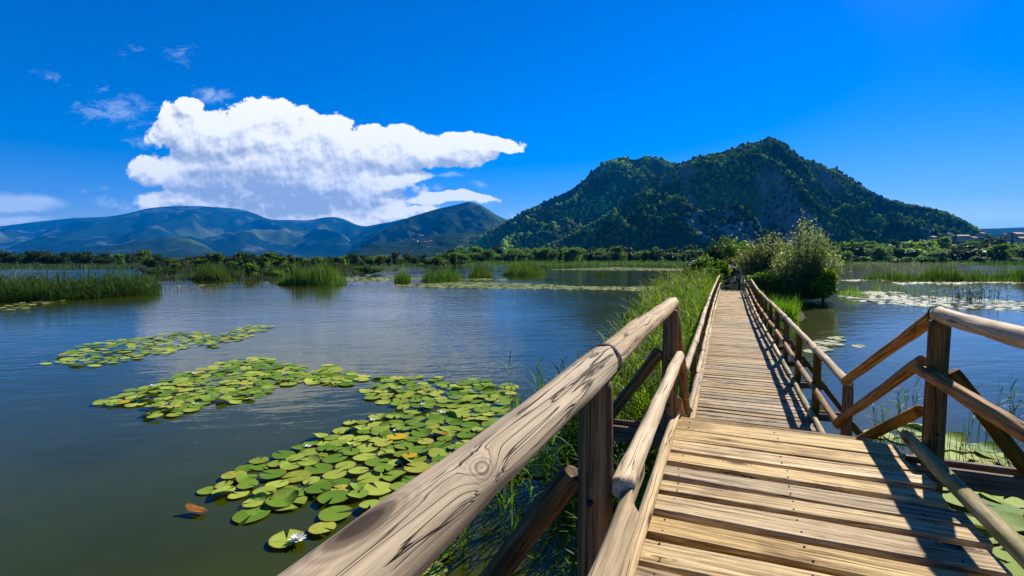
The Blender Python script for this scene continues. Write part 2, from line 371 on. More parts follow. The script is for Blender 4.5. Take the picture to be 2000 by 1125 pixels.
M['canopy'] = leafmat('wood_canopy', (0.018, 0.046, 0.007), (0.36, 0.48, 0.055), 0.30, 1.0, spec=0.0)

# ------------------------------------------------------------------ water and land
def quad_sheet(name, x0, x1, y0, y1, z, mat):
    o = link(name, mesh_np(name, [(x0, y0, z), (x1, y0, z), (x1, y1, z), (x0, y1, z)], [(0, 1, 2, 3)], mat, False)); return o
w_ = quad_sheet('lake', -9000, 9000, -300, 9000, 0, M['water']); tag(w_, kind='structure')
lb = quad_sheet('lake_bed', -9000, 9000, -300, 9000, -1.5, M['mud']); tag(lb, kind='structure')

def land(name, shore, far, z, label=None):
    """a low land sheet: near edge from pixel waypoints (px,py) on the water plane, far edge at distance `far`"""
    px = np.array([s[0] for s in shore], float); py = np.array([s[1] for s in shore], float)
    n = 500; xs = np.linspace(px[0], px[-1], n); ys = np.interp(xs, px, py) + 1.2 * fbmn(xs * 0.04, xs * 0, 5)
    rows = 8; V = []
    for i in range(rows):
        f = i / (rows - 1)
        for x, y in zip(xs, ys):
            p = wat(x, y); d = p.y + (far - p.y) * f ** 2.2; zz = -0.1 if i == 0 else z * (1 + 0.6 * f)
            V.append((p.x / p.y * d, d, zz))
    F = [(i * n + j, i * n + j + 1, (i + 1) * n + j + 1, (i + 1) * n + j) for i in range(rows - 1) for j in range(n - 1)]
    o = link(name, mesh_np(name, V, F, M['mud'])); tag(o, kind='structure'); return o
land('ground', [(-1500, 521), (-300, 522), (270, 523), (285, 541), (330, 549), (420, 550), (540, 549), (640, 546), (730, 531), (765, 528), (782, 519), (940, 518.5), (1100, 517.5),
                (1300, 516), (1345, 515.5), (1365, 530), (1400, 548), (1440, 560), (1500, 566), (1560, 566), (1610, 560), (1625, 530), (1640, 515), (1760, 514), (2000, 514), (2600, 514), (3500, 514)], 900, 0.22)

# ------------------------------------------------------------------ hills
def hill(name, sil, Dr, Df, mat, cols, rows, spur, seed, rockf=None, meadf=None, p=1.15, base=0.0, bump=0.0, foot=None, spsc=1.0):
    px = np.array([s[0] for s in sil], float); py = np.array([s[1] for s in sil], float)
    xs = np.linspace(px[0], px[-1], cols); ys = np.interp(xs, px, py)
    k = max(1, int(cols / 120)); ker = np.ones(2 * k + 1) / (2 * k + 1)
    ys = np.convolve(np.pad(ys, k, 'edge'), ker, 'valid')
    b = (562.5 - ys) / 1000; Yc = math.cos(TH) + b * math.sin(TH); el = (-math.sin(TH) + b * math.cos(TH)) / Yc
    ax = (xs - 1000) / 1000 / Yc
    H = np.maximum(HW + el * Dr, 0.5)
    vs = np.concatenate([np.linspace(0, 1, rows), 1 + np.linspace(0.03, 0.5, 6)])
    VV, AA = np.meshgrid(vs, ax, indexing='ij'); HH = np.broadcast_to(H, VV.shape)
    D = Df + (Dr - Df) * VV
    prof = np.where(VV <= 1, np.clip(VV, 0, 1) ** p, 1 - (VV - 1) * 1.6)
    X = AA * D; sc = spsc / (Dr * 0.12)
    rid = 1 - 2 * np.abs(fbmn(X * sc + D * sc * 0.25, D * sc * 0.5, seed, 5, 0.5))
    env = np.sin(np.pi * np.clip(VV, 0, 1)) ** 0.8 * np.minimum(1, HH / (0.05 * Dr))
    Z = HH * prof + (rid - 0.75) * spur * env
    Z += bump * fbmn(X * sc * 12, D * sc * 12, seed + 3, 3) * np.clip(np.sin(np.pi * np.clip(VV, 0, 1)) + 0.25, 0, 1)
    lim = HW + (HH - HW) * D / Dr * 0.97          # nothing in front may rise above the ridge seen from the lake
    Z = np.where(VV < 0.97, np.minimum(Z, np.maximum(lim, 0)), Z) + base
    n = len(vs); V = np.stack([X, D, Z], -1).reshape(-1, 3)
    ii, jj = np.meshgrid(np.arange(n - 1), np.arange(cols - 1), indexing='ij'); a = (ii * cols + jj).ravel()
    F = np.stack([a, a + 1, a + cols + 1, a + cols], -1)
    pxs = np.broadcast_to(xs, VV.shape)
    elz = (Z - HW) / D; pyy = 500 - 1000 * elz
    rock = rockf(pxs, pyy, X, D) if rockf else np.zeros(VV.shape)
    mead = meadf(pxs, pyy, X, D) if meadf else np.zeros(VV.shape)
    o = link(name, mesh_np(name, V, F, mat, True, {'rock': np.clip(rock, 0, 1).ravel(), 'meadow': np.clip(mead, 0, 1).ravel()}))
    tag(o, kind='structure')
    return dict(X=X, D=D, Z=Z, px=pxs, py=pyy, rock=rock, mead=mead, VV=VV, o=o)
def box(px, py, x0, x1, y0, y1, s=20):
    return 1 / (1 + np.exp(-(px - x0) / s)) / (1 + np.exp((px - x1) / s)) / (1 + np.exp(-(py - y0) / s)) / (1 + np.exp((py - y1) / s))

speck = lambda lo, sc, sd: (lambda px, py, X, D: np.clip((fbmn(X * sc, D * sc, sd, 3) - lo) * 8, 0, 1))
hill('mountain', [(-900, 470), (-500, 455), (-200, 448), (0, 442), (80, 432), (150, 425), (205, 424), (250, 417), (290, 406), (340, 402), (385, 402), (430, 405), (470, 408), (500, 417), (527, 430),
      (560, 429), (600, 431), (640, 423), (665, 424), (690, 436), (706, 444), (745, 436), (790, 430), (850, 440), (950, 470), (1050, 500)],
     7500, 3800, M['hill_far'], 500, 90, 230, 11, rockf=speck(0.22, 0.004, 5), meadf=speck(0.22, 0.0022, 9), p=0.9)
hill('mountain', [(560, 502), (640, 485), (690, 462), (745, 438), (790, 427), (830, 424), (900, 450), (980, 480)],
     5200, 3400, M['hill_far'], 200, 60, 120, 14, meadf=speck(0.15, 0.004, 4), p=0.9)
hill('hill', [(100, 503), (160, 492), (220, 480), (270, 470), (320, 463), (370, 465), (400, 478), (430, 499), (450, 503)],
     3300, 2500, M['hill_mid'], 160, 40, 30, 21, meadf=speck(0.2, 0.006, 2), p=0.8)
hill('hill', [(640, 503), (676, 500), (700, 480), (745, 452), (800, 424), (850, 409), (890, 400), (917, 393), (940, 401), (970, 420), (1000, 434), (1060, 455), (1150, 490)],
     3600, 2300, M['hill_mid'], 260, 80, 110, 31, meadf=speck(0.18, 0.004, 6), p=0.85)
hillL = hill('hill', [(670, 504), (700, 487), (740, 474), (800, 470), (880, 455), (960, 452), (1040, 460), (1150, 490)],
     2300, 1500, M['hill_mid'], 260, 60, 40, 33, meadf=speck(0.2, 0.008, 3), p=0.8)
rb = lambda px, py, X, D: np.clip(box(px, py, 1150, 1190, 330, 380, 8) * .9 * (fbmn(X * .01, D * .01, 3) > -.1), 0, 1)
hillB = hill('mountain', [(840, 503), (880, 494), (940, 462), (985, 437), (1030, 412), (1080, 386), (1110, 374), (1140, 352), (1158, 333), (1185, 314), (1215, 306), (1240, 312), (1262, 305), (1285, 308), (1312, 320),
      (1345, 318), (1400, 320), (1500, 340), (1600, 380)], 1650, 950, M['hill_near'], 420, 130, 120, 41, rockf=rb, bump=9, p=1.0)
def rk(px, py, X, D):
    n = fbmn(X * 0.02, D * 0.006, 77, 4)
    a = box(px, py, 1480, 1560, 300, 450, 12) + box(px, py, 1560, 1600, 315, 360, 8) + 0.9 * box(px, py, 1320, 1480, 360, 480, 15) + 0.6 * box(px, py, 1370, 1620, 440, 480, 12)
    return np.clip((a * 0.8 + n * 1.6 - 0.66) * 5, 0, 1)
def md(px, py, X, D):
    n = fbmn(X * 0.015, D * 0.015, 55, 4)
    a = box(px, py, 1300, 1430, 370, 470, 18) + .7 * box(px, py, 1440, 1520, 360, 450, 15)
    return np.clip((a + n * 1.3 - 0.75) * 3, 0, 1)
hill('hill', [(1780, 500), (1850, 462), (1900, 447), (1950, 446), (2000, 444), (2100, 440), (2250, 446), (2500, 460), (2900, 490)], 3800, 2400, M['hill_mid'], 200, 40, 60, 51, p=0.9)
hillC = hill('mountain', [(1020, 503), (1100, 470), (1180, 425), (1250, 375), (1300, 340), (1330, 321), (1350, 312), (1380, 304), (1405, 303), (1440, 288), (1465, 280), (1490, 274), (1512, 271), (1530, 279), (1545, 294), (1562, 310),
      (1590, 318), (1615, 328), (1640, 336), (1670, 356), (1700, 378), (1725, 391), (1760, 399), (1800, 406), (1840, 415), (1870, 426), (1895, 442), (1915, 455), (1960, 475), (2010, 495)],
     1100, 560, M['hill_near'], 620, 200, 120, 61, rockf=rk, meadf=md, bump=7, p=1.0)

# forest canopy on the two near mountains: uncountable wood, one object each
def ico(sub=1):
    import bmesh
    bm = bmesh.new(); bmesh.ops.create_icosphere(bm, subdivisions=sub, radius=1.0)
    V = np.array([v.co[:] for v in bm.verts]); F = np.array([[v.index for v in f.verts] for f in bm.faces]); bm.free(); return V, F
IV, IF = ico(1)
def canopy(name, hd, N, r0, r1, seed, label, pyr=(0, 700)):
    rg = np.random.default_rng(seed)
    n, c = hd['X'].shape; nf = n - 7
    # weight cells towards equal density on the slope
    i = rg.uniform(0, nf - 0.01, N * 3); j = rg.uniform(0, c - 1.01, N * 3)
    i0 = i.astype(int); j0 = j.astype(int); fi = i - i0; fj = j - j0
    def bl(A): return (A[i0, j0] * (1 - fi) + A[i0 + 1, j0] * fi) * (1 - fj) + (A[i0, j0 + 1] * (1 - fi) + A[i0 + 1, j0 + 1] * fi) * fj
    X, D, Z, rock, mead = bl(hd['X']), bl(hd['D']), bl(hd['Z']), bl(hd['rock']), bl(hd['mead'])
    dens = fbmn(X * 0.012, D * 0.012, seed, 3) * 0.7 + 0.85
    keep = (rg.random(len(X)) < dens * (1 - 0.72 * rock) * (1 - 0.55 * mead)) & (Z > 2)
    X, D, Z = X[keep][:N], D[keep][:N], Z[keep][:N]; n = len(X)
    r = rg.uniform(r0, r1, n) * (0.8 + 0.5 * rg.random(n) ** 2) * (D / D.mean()) ** 0.5
    nv = len(IV)
    dirn = IV[None] * np.stack([r * rg.uniform(.8, 1.2, n), r * rg.uniform(.8, 1.2, n), r * rg.uniform(.9, 1.5, n)], -1)[:, None, :]
    lump = 1 + 0.30 * (rg.random((n, nv, 1)) - 0.5) * 2
    V = dirn * lump + np.stack([X, D, Z + r * 0.35], -1)[:, None, :]
    F = (IF[None] + (np.arange(n) * nv)[:, None, None]).reshape(-1, 3)
    tone = np.clip(0.42 + 1.1 * fbmn(X * .012, D * .012, seed + 9, 3) + rg.normal(0, .22, n), 0, 1)
    o = link(name, mesh_np(name, V.reshape(-1, 3), F, M['canopy'], False, {'v': np.repeat(tone, nv)}))
    tag(o, label, 'woodland', kind='stuff'); return o
canopy('woodland', hillC, 15000, 1.8, 3.6, 3, 'dense dark woodland covering the near rocky mountain')
canopy('woodland', hillB, 8000, 2.6, 4.8, 4, 'dark woodland covering the twin topped mountain behind')

# ------------------------------------------------------------------ footbridge
SA, CA = math.sin(AZ), math.cos(AZ)
def B(t_, s_, h_): return Vector((t_ * SA + s_ * CA, t_ * CA - s_ * SA, HW - h_))
HN, HF = 1.62, 2.45                         # near platform and far deck, below the camera
bridge = empty('wooden_footbridge', B(6.0, 0.4, HW))
tag(bridge, 'weathered wooden footbridge with log railings stepping down and running across the lake', 'footbridge')

def frame(p0, p1, up=None):
    x = (p1 - p0).normalized(); up = up or (Vector((0, 0, 1)) if abs(x.z) < 0.9 else Vector((SA, CA, 0)))
    y = up.cross(x).normalized(); z = x.cross(y)
    m = Matrix((x, y, z)).transposed().to_4x4(); m.translation = p0; return m
def log_mesh(name, L, r0, r1, mat, n=18, seg=None, wob=0.006, cap=0.015, seed=0, bend=0.0, lap=None, slant=0.0, flat=0.0):
    rg = np.random.default_rng(seed + 1000)
    seg = seg or max(4, int(L / 0.09)); xs = np.linspace(0, L, seg + 1)
    th = np.linspace(0, 2 * np.pi, n, endpoint=False)
    f1, f2, f3 = rg.uniform(0, 50, 3)
    rows = []
    def ring(x, k, xo=0.0):
        r = (r0 + (r1 - r0) * x / L) * k
        rad = r * (1 + wob / r0 * 1.6 * vnoise(np.cos(th) * 1.5 + f1, np.sin(th) * 1.5 + x * 2.2, seed)) + wob * 1.2 * vnoise(np.full(n, x * 5.0), th * 2, seed + 5) * k
        y = np.cos(th) * rad; z = np.sin(th) * rad
        cy = wob * 1.8 * vnoise(x * 0.9 + f2, 0.3, seed) + bend * math.sin(math.pi * x / L); cz = wob * 1.8 * vnoise(x * 0.9 + f3, 1.3, seed)
        if flat: z = np.maximum(z, -r * flat)
        if lap and lap[0] <= x <= lap[1]:
            y = np.maximum(y, 0) if lap[2] > 0 else np.minimum(y, 0)
        return np.stack([np.full(n, x + xo) + slant * y, y + cy, z + cz], -1)
    rows.append(ring(0, 0.80, -cap * 0.2)); rows.append(ring(0, 0.96, cap * 0.25))
    for x in xs[1:-1] if cap > 0 else xs: rows.append(ring(x, 1))
    rows.append(ring(L, 0.96, -cap * 0.25)); rows.append(ring(L, 0.80, cap * 0.2))
    rows[0:0] = []; 
    # full-radius rings just inside the ends
    rows.insert(2, ring(min(0.03, L * .1), 1)); rows.insert(-2, ring(L - min(0.03, L * .1), 1))
    V = np.concatenate(rows); m_ = len(rows); F = []
    for i in range(m_ - 1):
        for j in range(n):
            a = i * n + j; b = i * n + (j + 1) % n; F.append((a, b, b + n, a + n))
    c0 = len(V); V = np.vstack([V, rows[0].mean(0) - [cap * .1, 0, 0], rows[-1].mean(0) + [cap * .1, 0, 0]])
    for j in range(n):
        a = j; b = (j + 1) % n; F.append((c0, b, a, a)); a += (m_ - 1) * n; b += (m_ - 1) * n; F.append((c0 + 1, a, b, b))
    me = bpy.data.meshes.new(name); me.from_pydata(V.tolist(), [], [tuple(dict.fromkeys(f)) for f in F]); me.materials.append(mat)
    for p in me.polygons: p.use_smooth = len(p.vertices) == 4
    return me
NLOG = [0]
def log(name, p0, p1, r0, r1, mat, parent=None, **kw):
    NLOG[0] += 1
    me = log_mesh(name, (p1 - p0).length, r0, r1, M[mat], seed=NLOG[0], **kw)
    return link(name, me, parent or bridge, frame(p0, p1))
def board_mesh(name, L, w, h, mat, seed=0, warp=0.004, seg=16, taper=0.0, ragged=0.01):
    rg = np.random.default_rng(seed + 5000); xs = np.linspace(0, L, seg + 1); c = 0.006
    prof = [(-w / 2 + c, h / 2), (w / 2 - c, h / 2), (w / 2, h / 2 - c), (w / 2, -h / 2), (-w / 2, -h / 2), (-w / 2, h / 2 - c)]
    k = len(prof); V = []
    a1, a2, a3, tw = rg.uniform(0, 40), rg.uniform(0, 40), rg.uniform(0, 40), rg.uniform(-1, 1) * warp * 1.5
    for x in xs:
        for i, (y, z) in enumerate(prof):
            e = warp * 1.8 * float(vnoise(x * 1.6 + a1 + (9 if y > 0 else 0), 0.2, seed)) * (1 if y > 0 else -1)
            zz = z + warp * 1.5 * float(vnoise(x * 0.9 + a2, 0.7, seed)) + tw * (x / L - .5) * (1 if y > 0 else -1)
            xo = 0
            if x in (xs[0], xs[-1]): xo = ragged * float(vnoise(i * 1.7 + a3, x, seed))
            V.append((x + xo, y + e + taper * (x / L - .5) * (1 if y > 0 else -1) * .5, zz))
    F = []
    for i in range(seg):
        for j in range(k): a = i * k + j; b = i * k + (j + 1) % k; F.append((a, b, b + k, a + k))
    F.append(tuple(range(k))[::-1]); F.append(tuple(range(seg * k, seg * k + k)))
    me = bpy.data.meshes.new(name); me.from_pydata(V, [], [f[::-1] for f in F]); me.materials.append(mat); return me
NB = [0]
def board(name, p0, p1, w, h, mat, parent=None, up=None, **kw):
    NB[0] += 1
    return link(name, board_mesh(name, (p1 - p0).length, w, h, M[mat], seed=NB[0], **kw), parent or bridge, frame(p0, p1, up))
def band(parent, p, d, r, w=0.02, mat='metal', name='metal_band', half=False):
    n = 24; V = []; F = []
    for x, rr in ((-w / 2, r), (-w / 2, r + .004), (w / 2, r + .004), (w / 2, r)):
        for j in range(n): a = 2 * math.pi * j / n; V.append((x, rr * math.cos(a), rr * math.sin(a)))
    for i in range(4):
        for j in range(n): a = i * n + j; b = i * n + (j + 1) % n; i2 = ((i + 1) % 4) * n; F.append((a, b, i2 + (j + 1) % n, i2 + j))
    me = bpy.data.meshes.new(name); me.from_pydata(V, [], F); me.materials.append(M[mat])
    return link(name, me, parent, frame(p, p + d))
def bolt(parent, p, d, r=0.012, L=0.03, name='bolt'):
    n = 8; V = [(L * i, rr * math.cos(2 * math.pi * j / n), rr * math.sin(2 * math.pi * j / n)) for i, rr in ((0, r), (0.7, r), (1, r * .6)) for j in range(n)]
    F = [(i * n + j, i * n + (j + 1) % n, (i + 1) * n + (j + 1) % n, (i + 1) * n + j) for i in range(2) for j in range(n)] + [tuple(range(2 * n, 3 * n))]
    me = bpy.data.meshes.new(name); me.from_pydata(V, [], F); me.materials.append(M['metal']); return link(name, me, parent, frame(p, p + d))
def cyl_nail(parent, p):
    r = .006; n = 8; V = [(r * math.cos(2 * math.pi * j / n), r * math.sin(2 * math.pi * j / n), z_) for z_ in (-.002, .0022) for j in range(n)]
    F = [tuple(range(n, 2 * n))] + [(j, (j + 1) % n, n + (j + 1) % n, n + j) for j in range(n)]
    me = NAIL.get('m') or bpy.data.meshes.new('nail')
    if 'm' not in NAIL: me.from_pydata(V, [], F); me.materials.append(M['metal']); NAIL['m'] = me
    return link('nail', me, parent, Matrix.Translation(p))
NAIL = {}
DN = Vector((0, 0, -1)); UT = B(1, 0, 0) - B(0, 0, 0)
rg = random.Random(11)

# near platform planks (from behind the camera to the step)
TE = 5.28
widths = [.33, .29, .30, .27, .27, .25, .30, .29, .31, .27, .22, .28, .27, .3, .27, .28, .29, .3, .3, .3, .3]
tt = TE; planks = []
gaps = [.018, .022, .058, .075, .064, .070, .064, .074, .078, .072, .10, .10, .07, .07, .03, .03, .03, .03, .03, .03, .03]
for k, w in enumerate(widths):
    tc_ = tt - w / 2; new = (k == 10)
    s0 = -0.46 + rg.uniform(-.015, .015) + (0.10 if new else 0); s1 = 1.39 + rg.uniform(-.045, .04)
    if k == 0: s1 = 1.36
    z = HN + (0.006 if k % 3 == 1 else 0) - (0.008 if new else 0)
    dt = rg.uniform(-.012, .012)
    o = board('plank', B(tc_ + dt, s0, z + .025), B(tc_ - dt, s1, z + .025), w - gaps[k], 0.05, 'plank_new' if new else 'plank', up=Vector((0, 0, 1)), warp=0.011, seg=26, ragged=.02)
    if new: tag(o, 'paler newer plank in the wooden deck')
    for s_ in (-.30, .45, 1.2):
        for q_ in (-.3, .3):
            nn = cyl_nail(o, B(tc_ + q_ * (w - .06), s_ + rg.uniform(-.02, .02), z - .0005))
    tt -= w
    if tt < -0.7: break
tback = tt
# stringers under the platform, curb rail, cross beams
for s in (-0.30, 0.45, 1.2):
    board('stringer', B(tback, s, HN + .13), B(TE - .02, s, HN + .13), 0.09, 0.15, 'beam', up=Vector((0, 0, 1)))
log('curb_rail', B(-0.8, -.44, HN - .035), B(1.9, -.425, HN - .035), .043, .042, 'rail', flat=0.6)
log('curb_rail', B(1.93, -.43, HN - .035), B(5.33, -.435, HN - .04), .045, .040, 'rail', flat=0.6)

TP = [5.08, 2.06, -0.96]                     # near post stations
def cross_beam(tp, s0, s1, h, dt=.10, w=.05, hh=.15, nm='cross_beam'):
    for sg in (-1, 1):
        board(nm, B(tp + sg * dt, s0, h + hh / 2), B(tp + sg * dt, s1, h + hh / 2), w, hh, 'beam', up=Vector((0, 0, 1)))
for tp in TP:
    cross_beam(tp, -1.15, 2.28, HN + .055)
    lp = log('post', B(tp, -.49, HW + .6), B(tp, -.49, .515), .075, .070, 'post', wob=.004, n=20)
    rp = log('post', B(tp, 1.575, HW + .6), B(tp, 1.575, .52), .078, .072, 'post', wob=.004, n=20)
    for po, s in ((lp, -.49), (rp, 1.575)):
        bolt(po, B(tp - .07, s, HN - .2), -UT); bolt(po, B(tp - .07, s, HN - .62), -UT)
    # outrigger braces
    log('brace', B(tp, -.58, .92), B(tp, -1.12, HN + .1), .058, .055, 'post')
    log('brace', B(tp, 1.67, .92), B(tp, 2.22, HN + .1), .058, .055, 'post')
# handrails of the near platform
hr = log('handrail', B(2.20, -.478, .452), B(5.12, -.478, .452), .068, .060, 'rail', n=28, wob=.007, cap=.035)
hr2 = log('handrail', B(-1.1, -.487, .462), B(2.20, -.487, .458), .060, .066, 'rail_near', n=36, wob=.008, cap=.01, seg=60)
band(hr2, B(2.18, -.485, .458), UT, .0725, .034)
bolt(hr2, B(2.1, -.487, .395), Vector((0, 0, 1)), .008, .006)
hr3 = log('handrail', B(-1.1, 1.59, .465), B(5.14, 1.59, .468), .062, .062, 'rail', n=26, wob=.007, cap=.02, seg=60)
band(hr3, B(5.15, 1.59, .468), UT, .067, .03)
# middle rails
log('middle_rail', B(2.06, -.385, .955), B(5.12, -.40, .955), .046, .043, 'rail', n=22, lap=(0, 0.0, 1))
log('middle_rail', B(-1.0, -.335, 1.035), B(2.42, -.335, 1.0), .046, .044, 'rail', n=22, lap=(3.0, 3.5, 1))
log('middle_rail', B(-1.0, 1.50, .945), B(5.22, 1.50, .945), .052, .050, 'rail_brown', n=22)
log('bottom_rail', B(-1.0, 1.45, 1.54), B(5.30, 1.45, 1.54), .055, .052, 'moss', n=22, cap=.03)

# sloping rails down to the far deck
FP0 = 7.15
sl = [(('handrail', 1.58, .50, 1.33, 1.50), ('middle_rail', 1.50, .86, 1.26, 2.02), ('bottom_rail', 1.50, 1.28, 1.24, 2.40)),
      (('handrail', -.48, .52, -.52, 1.50), ('middle_rail', -.40, .98, -.46, 2.02), ('bottom_rail', -.42, 1.42, -.46, 2.42))]
for side in sl:
    for (nm, s0, h0, s1, h1) in side:
        sr = log(nm, B(5.17 if nm != 'handrail' else 5.20, s0, h0), B(FP0 - .04, s1, h1), .054 if nm == 'handrail' else .048, .046, 'rail_brown', n=20, cap=.02)
# ramp boards between the two levels (seen from the side)
for k in range(11):
    f = (k + .5) / 11; tm = TE + .02 + f * 2.3; hm = HN + .05 + f * (HF - HN - .03)
    board('ramp_plank', B(tm, -.46, hm), B(tm, 1.25, hm), .185, .04, 'plank', up=B(0, 0, 0) - B((HF - HN) / 2.4, 0, 1))
for s in (-.35, 1.15):
    board('stringer', B(TE, s, HN + .16), B(TE + 2.35, s, HF + .14), .08, .13, 'beam')

# far deck
T0, T1 = 7.55, 40.4; pitch = 0.2
n_pl = int((T1 - T0) / pitch); far_parts = []
for k in range(n_pl):
    tm = T0 + (k + .5) * pitch
    sway = 0.03 * math.sin(tm * .21 + 1) ; z = HF + .02 * math.sin(tm * .35) + (rg.uniform(0, .007) if k % 4 == 0 else 0)
    w = pitch - rg.choice((.018, .024, .034, .05)); s0 = -.45 + sway + rg.uniform(-.03, .015); s1 = 1.27 + sway + rg.uniform(-.03, .03); d = rg.uniform(-.008, .008)
    if k < 70:
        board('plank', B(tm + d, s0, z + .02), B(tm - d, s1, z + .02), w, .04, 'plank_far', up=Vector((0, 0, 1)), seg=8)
    else:
        me = board_mesh('x', s1 - s0, w, .04, M['plank_far'], seed=900 + k, seg=2)
        mw = frame(B(tm, s0, z + .02), B(tm, s1, z + .02), Vector((0, 0, 1)))
        far_parts.append((np.array([(mw @ v.co)[:] for v in me.vertices]), [tuple(p.vertices) for p in me.polygons])); bpy.data.meshes.remove(me)
Vs = []; Fs = []; o_ = 0
for v, f in far_parts: Vs += v.tolist(); Fs += [tuple(i + o_ for i in q) for q in f]; o_ += len(v)
me = bpy.data.meshes.new('distant_planks'); me.from_pydata(Vs, [], Fs); me.materials.append(M['plank_far'])
dp = link('distant_planks', me, bridge, Matrix.Identity(4)); tag(dp, kind='stuff')
for s in (-.30, 0.4, 1.1):
    board('stringer', B(T0, s, HF + .11), B(T1, s, HF + .11), .09, .13, 'beam', up=Vector((0, 0, 1)), warp=0)
NP = 16; st = [FP0 + 2.2 * k for k in range(NP)]
def sag(t_): return 0.03 * math.sin(t_ * .31) + (0.05 * math.sin(t_ * .12))
def lat(t_): return 0.04 * math.sin(t_ * .17 + .6)
for k, tp in enumerate(st):
    if k % 1 == 0: cross_beam(tp, -.85, 1.85, HF + .05, dt=.085, w=.045, hh=.11)
    jl, jr = rg.uniform(-.02, .02), rg.uniform(-.02, .02)
    log('post', B(tp, -.53 + lat(tp), HW + .5), B(tp, -.53 + lat(tp), 1.50 + sag(tp)), .058, .052, 'post', n=14, wob=.003)
    log('post', B(tp, 1.335 + lat(tp), HW + .5), B(tp, 1.335 + lat(tp), 1.50 + sag(tp)), .062, .058, 'post', n=14, wob=.003)
    log('brace', B(tp, 1.41, 2.0), B(tp, 1.80, HF + .08), .04, .04, 'post', n=12)
    log('brace', B(tp, -.60, 2.0), B(tp, -.82, HF + .08), .04, .04, 'post', n=12)
    if k < NP - 1:
        tn = st[k + 1]
        for (nm, s_, h_, r_, mt) in (('handrail', -.525, 1.47, .050, 'rail'), ('handrail', 1.33, 1.47, .052, 'rail'), ('middle_rail', -.455, 2.0, .042, 'rail'),
                                     ('middle_rail', 1.26, 2.0, .045, 'rail_brown'), ('bottom_rail', 1.215, 2.375, .042, 'moss' if k < 3 else 'rail')):
            a, b = rg.uniform(-.012, .012), rg.uniform(-.012, .012)
            ta, tb = tp - .02, tn + .0
            hl = log(nm, B(ta, s_ + lat(tp) + (a if nm != 'handrail' else a * .5), h_ + sag(tp) + a), B(tb, s_ + lat(tn) + a * .5, h_ + sag(tn) + b), r_ * 1.04, r_ * .93, mt, n=16 if k < 6 else 10, seg=14 if k < 6 else 6, wob=.006)
            if nm == 'handrail' and k < 8: band(hl, B(tp, s_ + lat(tp), h_ + sag(tp)), UT, r_ * 1.06, .012)
    # curb board along the left edge of the far deck
    if k < NP - 1:
        board('curb_rail', B(tp + .01 + (.7 if k == 0 else 0), -.445 + lat(tp) * .6, HF - .03), B(st[k + 1] - .01, -.445 + lat(st[k + 1]) * .6, HF - .03), .07, .07, 'rail', up=Vector((0, 0, 1)), seg=8)

# broken barrier at the end of the deck, and the next stretch of railing beyond it
bar = empty('broken_barrier', B(41.2, .4, HF)); tag(bar, 'crooked broken rail barrier lying across the far end of the boardwalk', 'barrier')
log('top_rail', B(41.0, -.35, 1.95), B(41.3, .25, 1.66), .045, .045, 'rail', bar, n=10); log('top_rail', B(41.3, .25, 1.66), B(41.5, 1.05, 1.56), .045, .045, 'rail', bar, n=10)
log('lower_rail', B(41.0, -.2, 2.30), B(41.3, .45, 2.10), .04, .04, 'rail', bar, n=10); log('lower_rail', B(41.2, .3, 2.13), B(41.5, 1.0, 2.02), .04, .04, 'rail', bar, n=10)
for s in (-.3, .35, 1.1): log('post', B(41.4, s, 2.75), B(41.4, s, 1.55 if s > 0 else 1.9), .055, .05, 'rail', bar, n=10)
log('leaning_rail', B(41.6, .98, 1.55), B(41.7, .95, .98), .05, .045, 'rail', bar, n=10)
nx = empty('railing', B(46, 2.0, 2.5)); tag(nx, 'distant log railing half hidden in bushes where the boardwalk bends right', 'railing')
pts = [(43.0, 0.95, 1.15), (46.0, .55, .95), (49.0, .0, .75)]
for a, b in zip(pts, pts[1:]): log('top_rail', B(*a), B(*b), .055, .05, 'rail', nx, n=10)
pts2 = [(43, 4.1, 1.5), (46.5, 2.7, 1.2), (50, 1.6, 1.0)]
for a, b in zip(pts2, pts2[1:]):
    log('top_rail', B(*a), B(*b), .05, .05, 'rail', nx, n=10); log('middle_rail', B(a[0], a[1], a[2] + .45), B(b[0], b[1], b[2] + .45), .04, .04, 'rail_brown', nx, n=10)
for f in np.linspace(0, 1, 8):
    tq, sq, hq = 43 + 7 * f, 4.1 - 2.5 * f, 1.5 - .5 * f; log('post', B(tq, sq, 2.7), B(tq, sq, hq), .05, .05, 'post', nx, n=10)
for (a, b, c) in pts: log('post', B(a, b, 2.7), B(a, b, c), .05, .05, 'post', nx, n=10)

